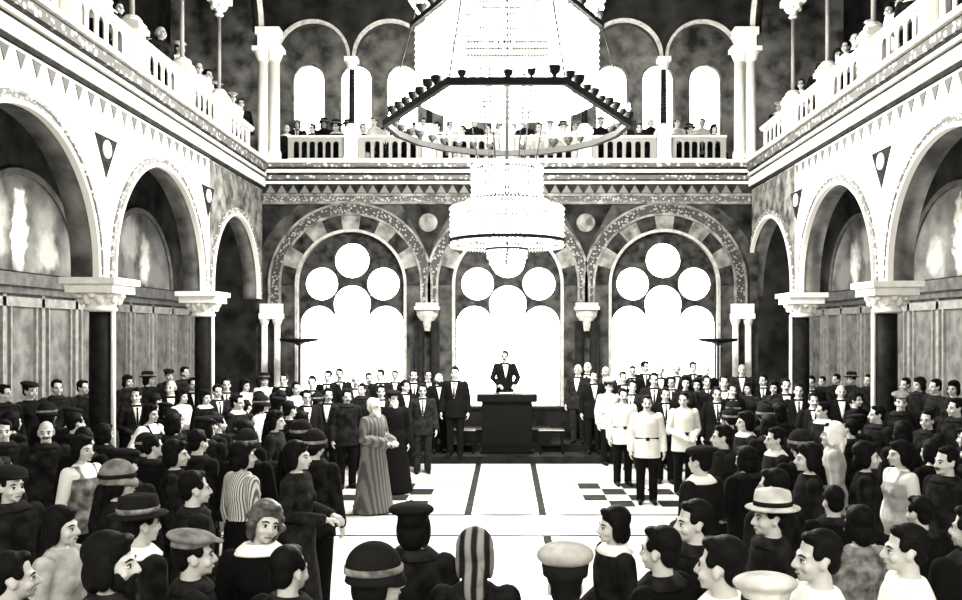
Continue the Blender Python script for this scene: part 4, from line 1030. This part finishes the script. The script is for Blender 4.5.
# ---- fill the packed crowd: people with their backs turned, whose heads may hide no face already placed
def hides(px, py, y):
    for a, b, c in boxes:
        if c > y-.05:
            s = F/y; hs = F/c*.13
            if abs(a-px) < hs+.25*s and b+hs*1.4 > py-.15*s and abs(a-px) < (hs*.8+.12*s if py+.14*s > b-hs else hs*.5+.27*s): return True
        else:
            pass
    return False
F_ = {-1: 'in left crowd, back turned, %s from left edge', 1: 'in right crowd, back turned, %s from right edge'}
random.seed(21); cand = []
for sd in (-1, 1):
    y = 4.2
    while y < 17.2:
        x = 1.9 if y < 15 else 2.3
        while x < 7.3:
            cand.append((sd*(x+random.uniform(-.1, .1)), y+random.uniform(-.1, .1))); x += .3
        y += .3
nf = 0
for x, y in cand:
    sd = 1 if x > 0 else -1
    if blocked(x, y): continue
    edge = 1.55+max(0, (9-y))*.02
    if abs(x) < edge or (y > 10.2 and abs(x) < 2.5 and y < 16): continue
    if min(math.hypot(x-a, y-b) for a, b in placed) < .60: continue
    px = VX+x/y*F
    if not -15 < px < 977: continue
    for h in (1.72, 1.62, 1.55):
        z = h*.936+ground(x, y); py = VY-(z-CAMZ)/y*F
        if not hides(px, py, y): break
    else: continue
    if py > 640 or (sd > 0 and px < 722 and py < 470 and y > 8) or (sd < 0 and px > 318 and py < 500): continue
    placed.append((x, y)); boxes.append((px, py, y)); nf += 1
    pending.append(dict(loc=(x, y, ground(x, y)), px=px, py=py, yaw=-sd*random.uniform(148, 178), h=h, kind=random.choice('dddDd'), hair=random.choice('ssb'), hat=random.choice(['', '', '', 'cap:hatd', 'clo:hatd']), ext='', row=F_[sd], label=None, kw=dict(tone=random.choice(['suit', 'suit', 'suit2', 'coat']))))
print('FILL', nf, 'TOTAL', len(pending))
# ---- people in the galleries
gp = []
def gal(px, py, s, i):
    x = s*(6.15 if i % 2 else 6.5); y = x*F/(px-VX); z = CAMZ+(VY-py)/F*y
    return x, y, z
for s, side, lst in ((-1, 'left', ((97, 4), (108, 5), (118, 12), (126, 17), (150, 30), (161, 37), (172, 46), (180, 52), (199, 72), (208, 79), (216, 84), (233, 101), (241, 107), (248, 112))), (1, 'right', ((912, 4), (901, 7), (890, 14), (881, 22), (870, 31), (855, 44), (846, 53), (838, 59), (829, 66), (820, 77), (811, 84), (801, 88), (793, 95), (779, 110), (770, 118), (762, 125)))):
    for i, (px, py) in enumerate(lst):
        x, y, z = gal(px, py, s, i)
        opt = []
        for xa in (6.12, 6.35, 6.6, 6.85):
            ya = s*xa*F/(px-VX); opt.append((min([math.hypot(s*xa-u, ya-v) for u, v in gp] or [9]) if ya < 20.5 else 0, -xa, ya))
        dm, xa, y = max(opt) if max(opt)[0] < .62 else next(q for q in sorted(opt, key=lambda q: -q[1]) if q[0] >= .62)
        x = -s*xa; z = CAMZ+(VY-py)/F*y+.08
        if y > 20.5 or (dm < .40): continue
        gp.append((x, y))
        if y > 20.6: y = 20.6; x = (px-VX)/F*y; z = CAMZ+(VY-py)/F*y
        h = max(1.5, min(1.92, (z-GF)/.936))
        pending.append(dict(loc=(x, y, GF), px=px, py=py, yaw=-s*random.uniform(15, 60), h=h, kind=random.choice('ksjwD'), hair=random.choice('sslb'), hat=random.choice(['', '', '', 'cap:hatl']), ext='', row='at %s gallery rail, %%s from the back corner' % side, label=None, kw=dict(pose='down')))
bx = [(286+.5*random.random()+k*25.2, 0) for k in range(18)]+[(298+k*25.2, 1) for k in range(17)]
for px, st in bx:
    px += random.uniform(-1, 1); y = 21.95 if st else 21.12; x = (px-VX)/F*y; py = random.uniform(121, 126) if st else random.uniform(126, 131); z = CAMZ+(VY-py)/F*y
    h = (z-GF)/.936 if st else max(1.5, min(1.76, 1.72*(z-GF)/1.21))
    pending.append(dict(loc=(x, y, GF), px=px, py=py, yaw=random.uniform(-10, 10), h=h, kind=random.choice('dksjDw'), hair=random.choice('ssbl'), hat=random.choice(['', '', '', 'cap', 'brim']), ext='', row='standing behind back gallery bench, %s from the left' if st else 'seated behind back gallery balustrade, %s from the left', label=None, kw=dict(pose='down' if st else 'seat')))
bm = bmesh.new(); box(bm, -5.1, 5.1, 20.95, 21.4, GF+.32, GF+.36); gb = fin(bm, 'seat', None, m=M['dais'])
rb = empty('gallery_bench', (0, 0, 0)); gb.parent = rb
for x in (-5, -2.5, 0, 2.5, 5):
    bm = bmesh.new(); box(bm, x-.04, x+.04, 21.0, 21.35, GF, GF+.32); fin(bm, 'leg', rb, m=M['dais'])
tag(rb, 'long dark bench under the people seated in the back gallery', 'bench')
# ---- ordinals within each row, then build
rows = {}
for p in pending:
    if p['row']: rows.setdefault(p['row'], []).append(p)
for r_, ps_ in rows.items():
    if 'outward' in r_: ps_.sort(key=lambda p: abs(p['px']-507))
    elif 'left edge' in r_ or 'from the left' in r_: ps_.sort(key=lambda p: p['px'])
    elif 'right edge' in r_: ps_.sort(key=lambda p: -p['px'])
    else: ps_.sort(key=lambda p: abs(p['px']-507))
    for i, p in enumerate(ps_):
        hat = p['hat'].split(':')[0]; cl = CN[p['kind']] if p['kind'] != 's' else 'dark suit'
        if p['kind'] == 'k': cl = 'dark coat'
        if p['kind'] == 'w': cl = 'white blouse'
        if p['kind'] == 'K': cl = 'white-collared dress'
        p['label'] = 'person in %s%s %s' % (cl, ' and '+HN[hat] if hat else '', r_ % ORD[i]); p['group'] = r_.replace(', %s', '').replace(' outward', '').split(' from the back')[0].split(' from ')[0]
for p in pending:
    kw = p['kw']; k = p['kind']
    person(p['loc'], p['yaw'], p['h'], k, p['hair'], p['hat'], p['ext'], label=p['label'], group=p.get('group'), turn=kw.pop('turn', random.choice([0, 0, 0, 25, -25]) if p['row'] else 0), **kw)

# ================================================================ LIGHT AND CAMERA
def area(name, loc, rot, sx, sy, e):
    l = bpy.data.lights.new(name, 'AREA'); l.shape = 'RECTANGLE'; l.size = sx; l.size_y = sy; l.energy = e; l.color = (1, .985, .96)
    o = bpy.data.objects.new(name, l); COL.objects.link(o); o.location = loc; o.rotation_euler = rot; return o
for s in (-1, 1):
    for y in (8.5, 12.6, 16.6, 20.4): point('aisle_fill_light', (s*6.5, y, 4.3), 38, .2)  # fill lights added to brighten murals and panelling; no fixtures here
area('front_fill_light', (0, -2.8, 6.5), (math.radians(82), 0, 0), 9, 4.5, 1150)  # added fill for faces and walls; no window is built behind it
# added fill lights over the near hall, without a fixture, brightening the side walls
for k in range(4):
    a = PI/2*k; point('near_fill_light', (1.2*math.cos(a), 3.5+1.2*math.sin(a), 7.2), 110, .3)
w = bpy.data.worlds.new('world'); scene.world = w; w.use_nodes = True
w.node_tree.nodes['Background'].inputs[0].default_value = (.9, .92, .95, 1); w.node_tree.nodes['Background'].inputs[1].default_value = 1.0
cam = bpy.data.cameras.new('camera'); co = bpy.data.objects.new('camera', cam); COL.objects.link(co); scene.camera = co
co.location = (0, 0, CAMZ); co.rotation_euler = (PI/2, 0, 0); cam.sensor_width = 36; cam.lens = F/962*36
cam.shift_x = -26/962; cam.shift_y = 32/962; cam.clip_start = .05; cam.clip_end = 100
vs = scene.view_settings; vs.view_transform = 'Standard'; vs.look = 'None'; vs.gamma = 1; vs.use_curve_mapping = False; vs.exposure = 0.1
